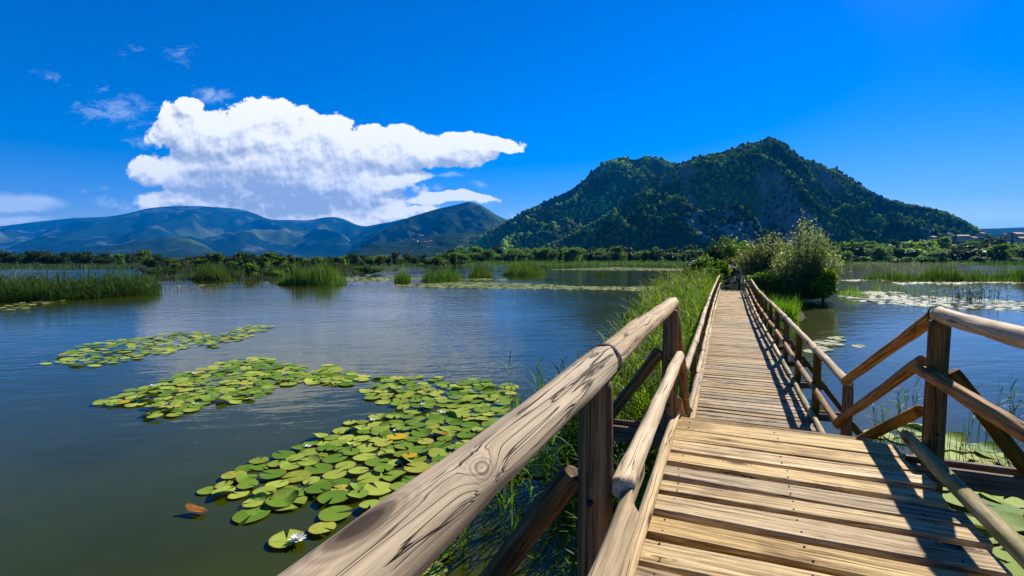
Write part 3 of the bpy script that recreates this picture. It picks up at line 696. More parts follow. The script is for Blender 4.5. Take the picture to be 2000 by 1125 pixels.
# ------------------------------------------------------------------ water lilies
def pad_mesh(name, seed, mat, curl=0.0):
    rg_ = np.random.default_rng(seed + 300); n = 30
    gap = rg_.uniform(.10, .24); th = np.linspace(gap, 2 * np.pi - gap, n); V = [(0, 0, 0.0)]; rv = [0]; an = [np.pi]
    f = rg_.uniform(0, 20); cd = rg_.uniform(0, 2 * np.pi)
    rr = [.3, .62, .88, 1.0]
    for r in rr:
        for a in th:
            rad = r * (1 + .07 * float(vnoise(math.cos(a) * 1.3 + f, math.sin(a) * 1.3, seed)) * r)
            e = min((a - gap), (2 * np.pi - gap - a)); rad *= 1 + .06 * math.exp(-e * 5) * r
            z = .05 * r * r * float(vnoise(math.cos(a) * 2 + f, math.sin(a) * 2 + 4, seed + 2)) + .012 * r
            if curl: z += curl * max(0, math.cos(a - cd) - .45) * r * r * 1.3
            V.append((rad * math.cos(a), rad * math.sin(a), z)); rv.append(r); an.append(a)
    F = []
    for j in range(n - 1): F.append((0, 1 + j, 2 + j, 2 + j))
    for i in range(len(rr) - 1):
        for j in range(n - 1): a = 1 + i * n + j; F.append((a, a + n, a + n + 1, a + 1))
    me = bpy.data.meshes.new(name); me.from_pydata(V, [], [tuple(dict.fromkeys(q)) for q in F]); me.materials.append(mat)
    for p in me.polygons: p.use_smooth = True
    for nm, arr in (('rv', rv), ('ang', an)):
        a = me.attributes.new(nm, 'FLOAT', 'POINT'); a.data.foreach_set('value', np.asarray(arr, np.float32))
    return me
PADS = [pad_mesh('lily_pad', i, M['pad'], (0, .05, .12, 0.0, .3, .6)[i % 6]) for i in range(12)]
PY = pad_mesh('lily_pad', 40, M['pad_yellow']); PBR = pad_mesh('lily_pad', 41, M['pad_brown'], .35)
def inside(poly, x, y):
    x = np.asarray(x, float); y = np.asarray(y, float); c = np.zeros(x.shape, bool); n = len(poly)
    for i in range(n):
        x1, y1 = poly[i]; x2, y2 = poly[(i + 1) % n]
        k = ((y1 > y) != (y2 > y)); with_ = (x2 - x1) * (y - y1) / ((y2 - y1) if y2 != y1 else 1e-9) + x1
        c ^= k & (x < with_)
    return c
def patch(pix, rmin, rmax, fill, seed, sep=1.15, maxn=4000, holes_=0.0):
    W_ = [wat(*p).xy for p in pix]; W_ = [(p[0], p[1]) for p in W_]
    rg_ = np.random.default_rng(seed); xs = [p[0] for p in W_]; ys = [p[1] for p in W_]; out = []
    area = (max(xs) - min(xs)) * (max(ys) - min(ys)); tries = int(area / (rmin * rmin) * fill)
    cand = np.stack([rg_.uniform(min(xs), max(xs), tries), rg_.uniform(min(ys), max(ys), tries)], -1)
    ok = inside(W_, cand[:, 0], cand[:, 1]); cand = cand[ok]
    dn = fbmn(cand[:, 0] * 1.5, cand[:, 1] * 1.1, seed, 4); A_ = np.array(W_); E_ = np.roll(A_, -1, 0) - A_; Q_ = cand[:, None] - A_[None]; tt_ = np.clip((Q_ * E_[None]).sum(-1) / (E_ ** 2).sum(-1), 0, 1); ed_ = np.linalg.norm(Q_ - tt_[..., None] * E_[None], axis=2).min(1)
    cand = cand[dn + .55 * np.clip(ed_ / (rmax * 3.2), 0, 1) > 0.14 - holes_]
    grid = {}; cs = rmax * 2
    for x, y in cand:
        r = rg_.uniform(rmin, rmax); gx, gy = int(x // cs), int(y // cs); good = True
        for i in (-1, 0, 1):
            for j in (-1, 0, 1):
                for (a, b, c) in grid.get((gx + i, gy + j), ()):
                    if math.hypot(a - x, b - y) < (r + c) * sep * .8: good = False; break
        if good: grid.setdefault((gx, gy), []).append((x, y, r)); out.append((x, y, r))
        if len(out) >= maxn: break
    return out
pA = patch([(400, 958), (440, 943), (500, 905), (560, 890), (620, 858), (690, 825), (735, 795), (720, 768), (640, 752), (600, 735), (640, 715), (720, 722), (820, 738), (950, 742), (1030, 752), (1010, 790),
            (1080, 860), (1090, 900), (1000, 935), (900, 1000), (760, 1020), (640, 1000), (560, 1000), (470, 1000)], .11, .19, 36, 21, sep=.98)
pB = patch([(125, 798), (200, 782), (270, 760), (330, 738), (450, 704), (520, 700), (640, 728), (700, 750), (590, 762), (560, 775), (500, 790), (400, 800), (300, 822), (260, 800)], .11, .185, 36, 22, sep=.98)
pC = patch([(85, 712), (170, 672), (250, 662), (360, 648), (420, 652), (500, 633), (540, 640), (420, 680), (380, 672), (330, 690), (190, 718)], .11, .18, 30, 23, sep=1.25, holes_=-.06)
pR = patch([(1660, 838), (1700, 822), (1800, 828), (1880, 868), (2000, 888), (2300, 900), (2400, 1125), (2150, 1300), (1900, 1100), (1780, 980), (1700, 900)], .17, .24, 30, 24, sep=.9)
extra = [(p.x, p.y, r) for p, r in ((wat(560, 1057), .17), (wat(630, 1036), .14), (wat(655, 1008), .17), (wat(848, 1078), .22), (wat(838, 1125), .17), (wat(1035, 905), .2), (wat(1010, 925), .18), (wat(1055, 925), .16), (wat(492, 1007), .19), (wat(563, 984), .20), (wat(900, 760), .18))]
zone = {'near': (pA + extra, 'green lily pad floating in the large patch beside the left handrail', 'lily pads in the large patch beside the handrail'),
        'mid': (pB, 'lily pad floating in the middle patch stretching left over open water', 'lily pads in the middle patch'),
        'right': (pR, 'broad pale lily pad floating beside and beneath the right side of the platform', 'lily pads under the right side of the bridge')}
allp = []
for kz in zone:
    for q in zone[kz][0]: allp.append((q[2] / (q[1] ** 2) * (1 if q[0] / q[1] < 1.02 else .01), kz, q))
allp.sort(key=lambda a: -a[0]); single, rest = allp[:300], allp[300:]
rr_ = random.Random(5); used_rad = []
for idx, (_, kz, (x, y, r)) in enumerate(single):
    _, lab, grp = zone[kz]
    o = bpy.data.objects.new('lily_pad', PADS[idx % 12]); COL.objects.link(o)
    tl = .05 if rr_.random() < .8 else .18
    o.location = (x, y, .012 + (idx % 7) * .004 + (.02 if tl > .1 else 0)); o.scale = (r, r * rr_.uniform(.9, 1.05), r)
    o.rotation_euler = (rr_.uniform(-tl, tl) * .5, rr_.uniform(-tl, tl) * .5, rr_.uniform(0, 6.28)); tag(o, lab, 'lily pad', grp)
for (px, py, r, me, lab) in ((775, 858, .17, PY, 'bright yellow lily pad in the middle of the large patch'), (862, 851, .13, PBR, 'orange brown curled lily pad upper right in the large patch'),
                             (800, 895, .12, PY, 'small yellow pad just below the bright yellow one, close to the handrail'), (383, 1002, .13, PBR, 'withered brown leaf floating alone left of the patch'),
                             (242, 790, .13, PY, 'yellowing lily pad at the left tip of the middle patch'), (385, 737, .12, PBR, 'dark red brown pad at the far edge of the middle patch')):
    p = wat(px, py); o = bpy.data.objects.new('lily_pad', me); COL.objects.link(o); o.location = (p.x, p.y, .045); o.scale = (r, r * (.45 if px == 383 else .9), r); o.rotation_euler = (0, 0.05, px); tag(o, lab, 'lily pad')
def pads_stuff(name, lst, mat, label, n=9, zz=.02):
    a = np.array(lst); N = len(a); rg_ = np.random.default_rng(N)
    th = np.linspace(.25, 2 * np.pi - .25, n); V = np.zeros((N, n + 1, 3)); rot = rg_.uniform(0, 6.28, N)
    tx, ty = rg_.normal(0, .07, N), rg_.normal(0, .07, N)
    for j, q in enumerate(th):
        ex = np.cos(q + rot) * a[:, 2]; ey = np.sin(q + rot) * a[:, 2]
        V[:, j + 1, 0] = a[:, 0] + ex; V[:, j + 1, 1] = a[:, 1] + ey; V[:, j + 1, 2] = tx * ex + ty * ey
    V[:, 0, :2] = a[:, :2]; V[:, :, 2] += (zz + rg_.uniform(0, .02, N))[:, None]
    F = np.array([(0, j, j + 1) for j in range(1, n)])[None] + (np.arange(N) * (n + 1))[:, None, None]
    rv = np.tile([0] + [1] * n, N); an = np.tile([np.pi] + list(th), N)
    o = link(name, mesh_np(name, V.reshape(-1, 3), F.reshape(-1, 3), mat, False, {'rv': rv * .9, 'ang': an, 'v': np.repeat(rg_.random(N), n + 1)})); tag(o, label, 'lily pads', kind='stuff'); return o
if rest: pads_stuff('lily_pads', [q for _, _, q in rest], M['pad'], 'remaining lily pads of the nearer patches', 18)
pads_stuff('lily_pads', pC, M['pad'], 'loose patch of lily pads farther out on the left', 14)
print('PADS', len(pA), len(pB), len(pC), len(pR))
far = []
for k, (pl, sp, fl) in enumerate([([(770, 557), (900, 551.5), (1000, 553), (1150, 560), (1345, 560), (1320, 571), (1150, 566), (1000, 564.5), (850, 562), (790, 560)], .95, 9),
                      ([(1640, 579), (1700, 572), (1830, 580), (2000, 588), (2300, 598), (2300, 618), (2000, 607), (1900, 605), (1780, 598), (1650, 588)], 1.15, 8),
                      ([(1640, 571), (1700, 569), (1775, 572), (1700, 575)], 1.0, 8), ([(1570, 668), (1640, 659), (1650, 680), (1585, 690)], .95, 14), ([(1668, 676), (1690, 675), (1690, 680)], .9, 10),
                      ([(560, 549), (620, 543), (800, 541), (990, 545), (990, 548), (820, 547), (640, 551)], 1.1, 7),
                      ([(1060, 527), (1200, 522), (1335, 525), (1330, 529), (1200, 528)], 1.3, 3), ([(320, 560), (420, 555), (560, 552), (430, 556)], 1.3, 5),
                      ([(1740, 552), (1990, 549), (2000, 553), (1760, 555)], 1.2, 5), ([(1640, 547), (1720, 545), (1745, 548), (1650, 549)], 1.2, 5), ([(0, 600), (90, 583), (130, 586), (60, 602), (0, 612)], 1.5, 2)]):
    L = patch(pl, .16, .24, fl, 60 + k, sep=sp, maxn=5200, holes_=.35 if k == 0 else .1 if k in (1, 3) else .2)
    pads_stuff('lily_pads', L, M['pad_mat'] if k in (1, 2, 3, 4, 8, 9) else M['pad_far'], ['pale band of lily pads across the open lake left of the boardwalk', 'pale mat of lily pads on the right side of the lake', 'thin streak of lily pads beside the waterside tree',
        'lily pads just right of the long railing', 'few loose lily pads right of the long railing', 'narrow streak of lily pads before the left islands', 'scattered lily pads near the far shore',
        'sparse lily pads in front of the left reed bed', 'lily pads along the front of the right reed island', 'thin lily streak left of the right reed island', 'scattered weed in front of the left reed bed'][k], 7, zz=.015)
    print('far', k, len(L))
def flower(px, py, s, label):
    p = wat(px, py); s = s * (1.0 if py > 1000 else .72); rt = empty('water_lily', (p.x, p.y, .03)); tag(rt, label, 'water lily', 'white water lilies')
    for ring, (n, ln, tilt) in enumerate(((9, .075, .35), (8, .062, .8), (6, .045, 1.2))):
        V = []; F = []
        for j in range(n):
            a = 2 * math.pi * (j + .5 * ring) / n; ca, sa = math.cos(a), math.sin(a); b0 = len(V)
            for u, w in ((0, .004), (.35, .012), (.7, .012), (1, .001)):
                r = .006 + ln * u * math.cos(tilt) ; z = ln * math.sin(tilt) * u ** .8 + .004
                for sg in (-1, 1): V.append(((r * ca - sg * w * sa) * s, (r * sa + sg * w * ca) * s, z * s))
            for i in range(3): F.append((b0 + 2 * i, b0 + 2 * i + 1, b0 + 2 * i + 3, b0 + 2 * i + 2))
        link('petals', mesh_np('petals', V, F, M['petal'], True), rt, Matrix.Translation((p.x, p.y, .03)))
    V = []; F = []
    for j in range(20):
        a = rr_.uniform(0, 6.28); r = rr_.uniform(0, .012) * s; x, y = r * math.cos(a), r * math.sin(a); b0 = len(V)
        V += [(x - .002 * s, y, .005), (x + .002 * s, y, .005), (x * 1.8, y * 1.8, .03 * s)]; F.append((b0, b0 + 1, b0 + 2))
    link('stamens', mesh_np('stamens', V, F, M['stamen'], False), rt, Matrix.Translation((p.x, p.y, .03)))
for q in ((582, 1062, 1.15, 'white water lily beside the lone pad nearest the bottom of the photo'), (602, 877, 1.0, 'white water lily on the left edge of the large patch'),
          (773, 846, .9, 'white water lily beside the bright yellow lily pad'), (826, 794, 1.0, 'white water lily on the right of the large patch near the far side'), (728, 825, 1.0, 'white water lily in the upper left of the large patch'),
          (380, 733, 1.1, 'white water lily at the far edge of the middle patch'), (298, 757, 1.1, 'white water lily on the left of the middle patch'), (381, 794, 1.1, 'white water lily on the near edge of the middle patch'),
          (865, 810, 1.1, 'white water lily behind the large patch nearest the handrail'), (975, 790, 1.1, 'white water lily at the right end of the large patch'), (355, 678, 1.3, 'white water lily in the farther loose patch')): flower(*q)

# ------------------------------------------------------------------ plants
def ribbons(P0, H, Wd, lean, az, seg, rg_, droop=0.5):
    """curved tapering blades; returns V (N,seg+1,2,3)"""
    N = len(P0); u = np.linspace(0, 1, seg + 1)[None]
    dx, dy = np.cos(az)[:, None], np.sin(az)[:, None]
    out = (lean[:, None] * (u * 0.35 + droop * u ** 2.2)) * H[:, None]
    up = H[:, None] * (u - 0.35 * lean[:, None] * droop * 1.6 * u ** 2.6)
    C = np.stack([P0[:, 0:1] + dx * out, P0[:, 1:2] + dy * out, P0[:, 2:3] + up], -1)
    fa = az + np.pi / 2 + rg_.normal(0, .5, N)
    w = Wd[:, None] * np.minimum(1, (1 - u) * 1.9 + 0.03) * np.minimum(1, .5 + 2.2 * u) * .5
    side = np.stack([np.cos(fa)[:, None] * w, np.sin(fa)[:, None] * w, np.zeros_like(w)], -1)
    return np.stack([C - side, C + side], 2), C
def rib_faces(N, seg):
    base = np.arange(N)[:, None] * (seg + 1) * 2; i = np.arange(seg)[None] * 2; a = (base + i).ravel()
    return np.stack([a, a + 1, a + 3, a + 2], -1)
def grass_mesh(name, pts, H, wd, mat, rg_, seg=4, lean=(.15, .7), leaves=0, leafw=.018, leaflen=.38, taz=None):
    N = len(pts); az = rg_.uniform(0, 6.283, N) if taz is None else taz + rg_.normal(0, .8, N)
    VV = []; FF = []; AA = []; off = 0
    if leaves:                                   # stems with alternate arching leaves
        ln = rg_.uniform(.05, .25, N); V, C = ribbons(pts, H, np.full(N, wd), ln, az, seg, rg_, .4)
        VV.append(V.reshape(-1, 3)); FF.append(rib_faces(N, seg)); tone = np.clip(rg_.normal(.35, .2, N), 0, 1); AA.append(np.repeat(tone, (seg + 1) * 2)); off = V.size // 3
        k = leaves; idx = np.repeat(np.arange(N), k); u = np.tile(np.linspace(.25, 1, k), N) + rg_.uniform(-.06, .06, N * k); u = np.clip(u, 0, 1) * seg
        i0 = np.minimum(u.astype(int), seg - 1); f = (u - i0)[:, None]
        P = C[idx, i0] * (1 - f) + C[idx, i0 + 1] * f
        la = rg_.uniform(0, 6.283, N * k); LL = leaflen * rg_.uniform(.6, 1.2, N * k) * (H[idx] / H.mean()) ** .5
        V, _ = ribbons(P, LL, np.full(N * k, leafw), rg_.uniform(.7, 1.5, N * k), la, 3, rg_, .6)
        VV.append(V.reshape(-1, 3)); FF.append(rib_faces(N * k, 3) + off); AA.append(np.repeat(np.clip(tone[idx] + rg_.normal(.1, .25, N * k), 0, 1), 8))
    else:
        V, _ = ribbons(pts, H, wd * rg_.uniform(.6, 1.3, N), rg_.uniform(*lean, N), az, seg, rg_, .5)
        VV.append(V.reshape(-1, 3)); FF.append(rib_faces(N, seg)); AA.append(np.repeat(np.clip(rg_.normal(.5, .28, N), 0, 1), (seg + 1) * 2))
    return mesh_np(name, np.concatenate(VV), np.concatenate(FF), mat, False, {'v': np.concatenate(AA)})
def Bxy(tt_, ss_): return tt_ * SA + ss_ * CA, tt_ * CA - ss_ * SA
rp = np.random.default_rng(77)

# low bank under the grass strip left of the walkway
def bank(name, tl, sa, sb, z):
    V = []; F = []; n = 60; k = 7
    for i, q in enumerate(np.linspace(*tl, n)):
        for j in range(k):
            f = j / (k - 1); s_ = sa(q) + (sb(q) - sa(q)) * f; x, y = Bxy(q, s_ + .15 * float(vnoise(q * .8, j * .5, 3)))
            V.append((x, y, z * math.sin(math.pi * f) ** .5 * min(1, i / 4) - .04 + .05 * float(vnoise(q * 2, j * 1.3, 8))))
    F = [(i * k + j, i * k + j + 1, (i + 1) * k + j + 1, (i + 1) * k + j) for i in range(n - 1) for j in range(k - 1)]
    o = link(name, mesh_np(name, V, F, M['mud'])); tag(o, kind='structure')
bank('bank', (6.5, 60), lambda q: -1.2 - min(2.6, q * .07) - (.0 if q < 30 else (q - 30) * .1), lambda q: -.35, .10)
bank('bank', (24, 60), lambda q: 1.6, lambda q: 3.2 + (q - 24) * .10, .12)

# tall grass strip left of the walkway
def strip(N, ta, tb, fa, fb, seed, pw=1.6):
    r_ = np.random.default_rng(seed); q = ta + (tb - ta) * r_.random(N) ** pw
    s0, s1 = fa(q), fb(q); s_ = s0 + (s1 - s0) * r_.random(N) ** .8
    x, y = Bxy(q, s_); return q, s_, np.stack([x, y, np.full(N, -.02)], -1)
fa = lambda q: -.68 + 0 * q
fb = lambda q: -(1.05 + np.minimum(2.6, q * .10)) + .7 * fbmn(q * .7, q * 0, 31, 3)
q, s_, P = strip(13000, 6.3, 42, fa, fb, 1, 1.35)
H = (.55 + .022 * q + .25 * fbmn(q * .5, s_ * 1.2, 9, 3)) * (1.15 - .30 * np.clip((-s_ - .7) / 2.4, 0, 1)) * rp.uniform(.6, 1.2, len(q))
tag(link('tall_grass', grass_mesh('tall_grass', P, H, .022, M['grass'], rp, 5, (.2, .95))), 'lush tall grass growing along the left side of the boardwalk', 'grass', kind='stuff')
q, s_, P = strip(1500, 6, 40, fa, fb, 2); H = (.9 + .025 * q) * rp.uniform(.6, 1.15, len(q))
tag(link('reeds', grass_mesh('reeds', P, H, .012, M['grass'], rp, 4, leaves=7, leafw=.022, leaflen=.42)), 'leafy reeds rising from the grass left of the boardwalk', 'reeds', kind='stuff')
q, s_, P = strip(900, 6.2, 26, fa, lambda q: -1.5 + 0 * q, 12); tag(link('dry_grass', grass_mesh('dry_grass', P, rp.uniform(.3, .75, len(q)), .014, M['dry'], rp, 4, (.5, 1.4))), 'dry pale stalks among the grass beside the boardwalk', 'dry grass', kind='stuff')
# sparser reeds standing in the water by the near left railing
q, s_, P = strip(90, 4.2, 8.5, lambda q: -.75 + 0 * q, lambda q: -2.1 - .25 * (q - 3), 3, 1.0)
tag(link('reeds', grass_mesh('reeds', P, rp.uniform(.25, 1.0, len(q)), .011, M['grass'], rp, 5, leaves=8, leafw=.020, leaflen=.34)), 'sparse green reeds standing in water beside the near left railing', 'reeds', kind='stuff')
q, s_, P = strip(110, 2.2, 6.5, lambda q: -.30 + 0 * q, lambda q: -.95 + 0 * q, 4, 1.0)
tag(link('reeds', grass_mesh('reeds', P, rp.uniform(.3, .95, len(q)), .011, M['grass'], rp, 5, leaves=7, leafw=.020, leaflen=.36)), 'dark reeds growing up under the left edge of the platform', 'reeds', kind='stuff')
# right of the walkway
q, s_, P = strip(3200, 25, 45, lambda q: 1.75 + 0 * q, lambda q: 2.6 + (q - 22) * .1, 5, 1.0)
tag(link('tall_grass', grass_mesh('tall_grass', P, rp.uniform(.3, 1.0, len(q)), .03, M['grass'], rp, 4)), 'green grass between the boardwalk and the waterside tree', 'grass', kind='stuff')
# individual reeds to the right of the near platform
def reedclump(px, py, n, h, spread, label, dark=False, leaves=5, lw=.016, mat='reed', ll=.25):
    p = wat(px, py); pts = np.stack([p.x + rp.normal(0, spread, n), p.y + rp.normal(0, spread * .8, n), np.full(n, -.05)], -1)
    me = grass_mesh('reed', pts, rp.uniform(.6, 1.05, n) * h, .010, M[mat], rp, 5, leaves=leaves, leafw=lw, leaflen=ll) if leaves else grass_mesh('reed', pts, rp.uniform(.6, 1.05, n) * h, .009, M[mat], rp, 5, (.02, .3))
    return tag(link('reed_clump', me), label, 'reeds')
reedclump(1775, 838, 9, .95, .13, 'thin leafy reeds in water between the sloping rails and the right post', leaves=5)
reedclump(1722, 846, 12, .6, .14, 'few bent reeds in water beside the far corner post', leaves=2)
reedclump(1940, 880, 9, 1.45, .30, 'bare upright stalks in water behind the right middle rail', leaves=0, mat='leaf_dark')
reedclump(1970, 890, 10, .95, .20, 'leafy reeds in water at the right edge beyond the brace', leaves=6)
for (px, py, n, h, sp, lb) in ((985, 1010, 5, .55, .05, 'small leafy reed tuft in open water between the near rail and post'), (1070, 960, 8, .6, .09, 'green reed tuft in the water just left of the near post'), (905, 1085, 4, .35, .03, 'single bright shoot poking from the water below the near handrail')):
    reedclump(px, py, n, h, sp, lb, leaves=6, mat='grass', lw=.014, ll=.22)
reedclump(2030, 905, 9, 1.1, .3, 'reeds beyond the right railing at the edge of the photo', leaves=5)
reedclump(1866, 895, 12, .8, .12, 'small bent reeds between the right post and its brace', leaves=1)
for k, (px, py, n, h) in enumerate(((1925, 590, 14, 1.0), (1900, 592, 12, .9), (1880, 588, 8, .8), (1840, 590, 6, .7))):
    reedclump(px, py, n * 3, h, .5, ['dark reeds standing right of the pale lily mat', 'dark reeds rising from the middle of the pale lily mat', 'thin reeds left of the dark reeds on the lily mat', 'few short reeds on the far edge of the lily mat'][k], mat='leaf_dark', leaves=4, lw=.03, ll=.4)
reedclump(1575, 592, 26, .9, .22, 'spiky green reed tuft at the waterline below the big tree', leaves=6, lw=.03, ll=.5, mat='grass')

# reed beds and islands
def bed(pix, N, h0, h1, label, mat='reed', wd=.035, seed=0, jag=.35, leaves=0, cat='reeds', z0=0.0, lean=(.03, .45), name='reed_bed'):
    Wp = [tuple(wat(*p).xy) for p in pix]; r_ = np.random.default_rng(seed + 500)
    xs = [p[0] for p in Wp]; ys = [p[1] for p in Wp]; x = r_.uniform(min(xs), max(xs), N * 6); y = r_.uniform(min(ys), max(ys), N * 6)
    k = inside(Wp, x, y); x, y = x[k][:N], y[k][:N]; n = len(x)
    A_ = np.array(Wp); B_ = np.roll(A_, -1, 0); Q = np.stack([x, y], -1)[:, None]; E = (B_ - A_)[None]
    tq_ = np.clip(((Q - A_[None]) * E).sum(-1) / (E ** 2).sum(-1), 0, 1); dm_ = np.linalg.norm(Q - A_[None] - tq_[..., None] * E, axis=2).min(1)
    sc_ = .06 * np.mean(ys) / 10
    edge_ = .45 + .55 * np.clip(dm_ / max(.5, min(2.0, sc_ * 2.2)), 0, 1)
    if seed in (3, 4, 5, 6, 7, 8, 9, 11, 12): cx_ = (min(xs) + max(xs)) / 2; edge_ = edge_ * (.35 + .75 * np.sqrt(np.clip(1 - ((x - cx_) / (max(xs) - min(xs)) * 2) ** 2, 0, 1)))
    H = r_.uniform(h0 * .6, h1 * 1.1, n) * edge_ * (1 + jag * 2.0 * fbmn(x * .9 / sc_ * .3, y * .3, seed, 4)); P = np.stack([x, y, np.full(n, z0 - .05)], -1)
    me = grass_mesh(name, P, np.maximum(.1, H), wd, M[mat], r_, 3, lean, leaves=leaves, leafw=wd, leaflen=.5)
    return tag(link(name, me), label, cat, kind='stuff')
bed([(-400, 615), (0, 592), (110, 588), (200, 583), (290, 577), (318, 571), (300, 565), (150, 567), (-400, 585)], 9500, .70, 1.12, 'dense reed bed on the left edge of the lake', wd=.03, seed=1, leaves=4, jag=.6)
bed([(316, 572), (360, 569), (430, 566), (428, 563), (318, 567)], 90, .4, .8, 'sparse bent reeds trailing right of the left reed bed', mat='dry', wd=.03, seed=2)
bed([(540, 556), (580, 558), (672, 557), (678, 552), (600, 550), (545, 552)], 2600, .9, 1.6, 'bright reed clump standing in the lake centre left', mat='reed', wd=.05, seed=3, jag=.8)
bed([(538, 556), (580, 558), (590, 555), (545, 553)], 500, .5, .8, 'low reeds at the left end of the centre left clump', mat='grass', wd=.05, seed=33)
bed([(380, 549), (452, 549), (450, 543), (385, 543)], 1500, .9, 1.7, 'rounded reed hummock on the left marsh', mat='reed', wd=.06, seed=4)
bed([(770, 552), (802, 552), (802, 547), (770, 547)], 700, 1.0, 1.6, 'small upright reed tuft in the lake right of the marsh', wd=.05, seed=5)
bed([(820, 551), (860, 550), (910, 547), (905, 543), (860, 545), (825, 547)], 1200, .6, 1.3, 'low reed islet left of centre in the lake', wd=.05, seed=6, jag=.6)
bed([(915, 545), (965, 543), (960, 538), (920, 539)], 1200, 1.0, 1.8, 'dark reed tuft beside the grassy island', wd=.06, seed=7, jag=.6)
bed([(978, 539), (1040, 540), (1068, 537), (1060, 531), (1000, 531)], 3500, 1.1, 1.8, 'grassy island in the lake left of the boardwalk', mat='reed', wd=.06, seed=8, jag=.2)
bed([(1160, 541), (1190, 541), (1190, 537), (1162, 537)], 300, .5, 1.0, 'tiny dark tuft in the middle of the open lake', mat='leaf_dark', wd=.05, seed=9)
bed([(1680, 547.5), (1730, 549), (1800, 550.5), (2000, 552), (2300, 554), (2300, 546), (2000, 544), (1800, 544), (1700, 545.5)], 8000, .5, 1.15, 'long reed island on the right side of the lake', mat='reed', wd=.05, seed=10, jag=.7)
bed([(1790, 549), (1880, 551), (1880, 546), (1800, 545)], 900, 1.1, 1.7, 'taller reeds in the middle of the right reed island', mat='reed', wd=.06, seed=11, jag=.6)
bed([(1980, 552), (2100, 554), (2100, 546), (1990, 546)], 1200, 1.5, 2.3, 'dark tall reeds at the right end of the reed island', mat='reed', wd=.06, seed=12, jag=.4)
bed([(1635, 578), (1680, 582), (1700, 577), (1650, 572)], 260, .4, .8, 'yellowish reeds sprouting beside the waterside tree', mat='grass', wd=.03, seed=13)
bed([(1690, 570), (1850, 577), (1850, 572), (1700, 566)], 260, .4, .9, 'thin yellow green reeds sprouting beyond the lily mat', mat='grass', wd=.03, seed=14)
# marsh vegetation on the low land
bed([(285, 549), (420, 550), (540, 549), (640, 546), (730, 533), (765, 529), (700, 522), (500, 522), (300, 524)], 10000, .5, 1.1, 'mixed green marsh growth on the left spit', mat='leaf_dark', wd=.09, seed=20, jag=.8, name='marsh')
bed([(-300, 526), (270, 525), (275, 520), (-300, 518)], 3500, .5, 1.0, 'dark green marsh edge on the far left shore', mat='leaf_dark', wd=.14, seed=21, jag=.5, name='marsh')
bed([(770, 520), (940, 519), (1100, 518), (1345, 516.5), (1345, 512), (770, 513)], 9000, .6, 1.2, 'bright marsh edge along the far shore in the centre', mat='reed', wd=.2, seed=22, jag=.5, name='marsh')
bed([(1630, 516), (1760, 515), (2300, 515), (2300, 511), (1630, 511)], 6000, .6, 1.2, 'bright marsh edge along the far right shore', mat='reed', wd=.22, seed=23, jag=.6, name='marsh')
bed([(1905, 517.5), (2300, 518.5), (2300, 514), (1930, 514.5)], 2500, .8, 1.4, 'dark green spit at the far right', mat='reed', wd=.2, seed=25, jag=.4, name='marsh')

# ---- shrubs and trees built from many leaves
def leafcloud(lobes, N, size, rg_, pointed=2.2, edge=.55, clump=True):
    lb = np.array(lobes, float); w = (lb[:, 3] * lb[:, 4] * lb[:, 5]) ** .7; w /= w.sum(); ix = rg_.choice(len(lb), N, p=w)
    d = rg_.normal(size=(N, 3)); d /= np.linalg.norm(d, axis=1)[:, None]
    r = rg_.random(N) ** edge
    n = 0
    lump = 1 + .38 * fbmn(np.arctan2(d[:, 1], d[:, 0]) * 1.9 + ix * 3.1, d[:, 2] * 2.6 + ix, 5, 3) * 1.5
    C = lb[ix, :3] + d * (r * lump)[:, None] * lb[ix, 3:6]
    if clump:                                     # pull leaves towards twigs so that gaps open
        K = max(30, N // 26); tw = C[rg_.integers(0, N, K)]; k = rg_.integers(0, K, N)
        # each leaf picks the nearest of three random twigs
        cand = rg_.integers(0, K, (N, 6)); dd = np.linalg.norm(tw[cand] - C[:, None], axis=2); b_ = cand[np.arange(N), dd.argmin(1)]
        dm = dd.min(1); near = dm < np.median(dm); C = np.where(near[:, None], C * .45 + tw[b_] * .55, C)
    a = rg_.normal(size=(N, 3)); a[:, 2] += .3; a /= np.linalg.norm(a, axis=1)[:, None]
    b = np.cross(a, rg_.normal(size=(N, 3))); b /= np.linalg.norm(b, axis=1)[:, None]
    s = size * rg_.uniform(.6, 1.3, N)[:, None]; L = a * s * pointed * .5; Wd = b * s * .5
    V = np.stack([C - L, C + Wd - L * .1, C + L, C - Wd - L * .1], 1).reshape(-1, 3)
    F = np.arange(N * 4).reshape(-1, 4); tone = np.clip(rg_.normal(.5, .26, N), 0, 1)
    return V, F, np.repeat(tone, 4)
def leaf_mesh(name, lobes, N, size, mat, seed, **kw):
    V, F, a = leafcloud(lobes, N, size, np.random.default_rng(seed), **kw); return mesh_np(name, V, F, M[mat], False, {'v': a})
def trunk_mesh(name, segs, mat='bark', n=7):
    V = []; F = []
    for (p0, p1, r0, r1) in segs:
        p0, p1 = Vector(p0), Vector(p1); m_ = frame(p0, p1); L = (p1 - p0).length; b0 = len(V)
        for i in range(4):
            f = i / 3; r = r0 + (r1 - r0) * f
            for j in range(n): a_ = 2 * math.pi * j / n; V.append((m_ @ Vector((L * f, r * math.cos(a_) + .03 * L * math.sin(f * 3), r * math.sin(a_))))[:])
        for i in range(3):
            for j in range(n): F.append((b0 + i * n + j, b0 + i * n + (j + 1) % n, b0 + (i + 1) * n + (j + 1) % n, b0 + (i + 1) * n + j))
    return mesh_np(name, V, F, M[mat])
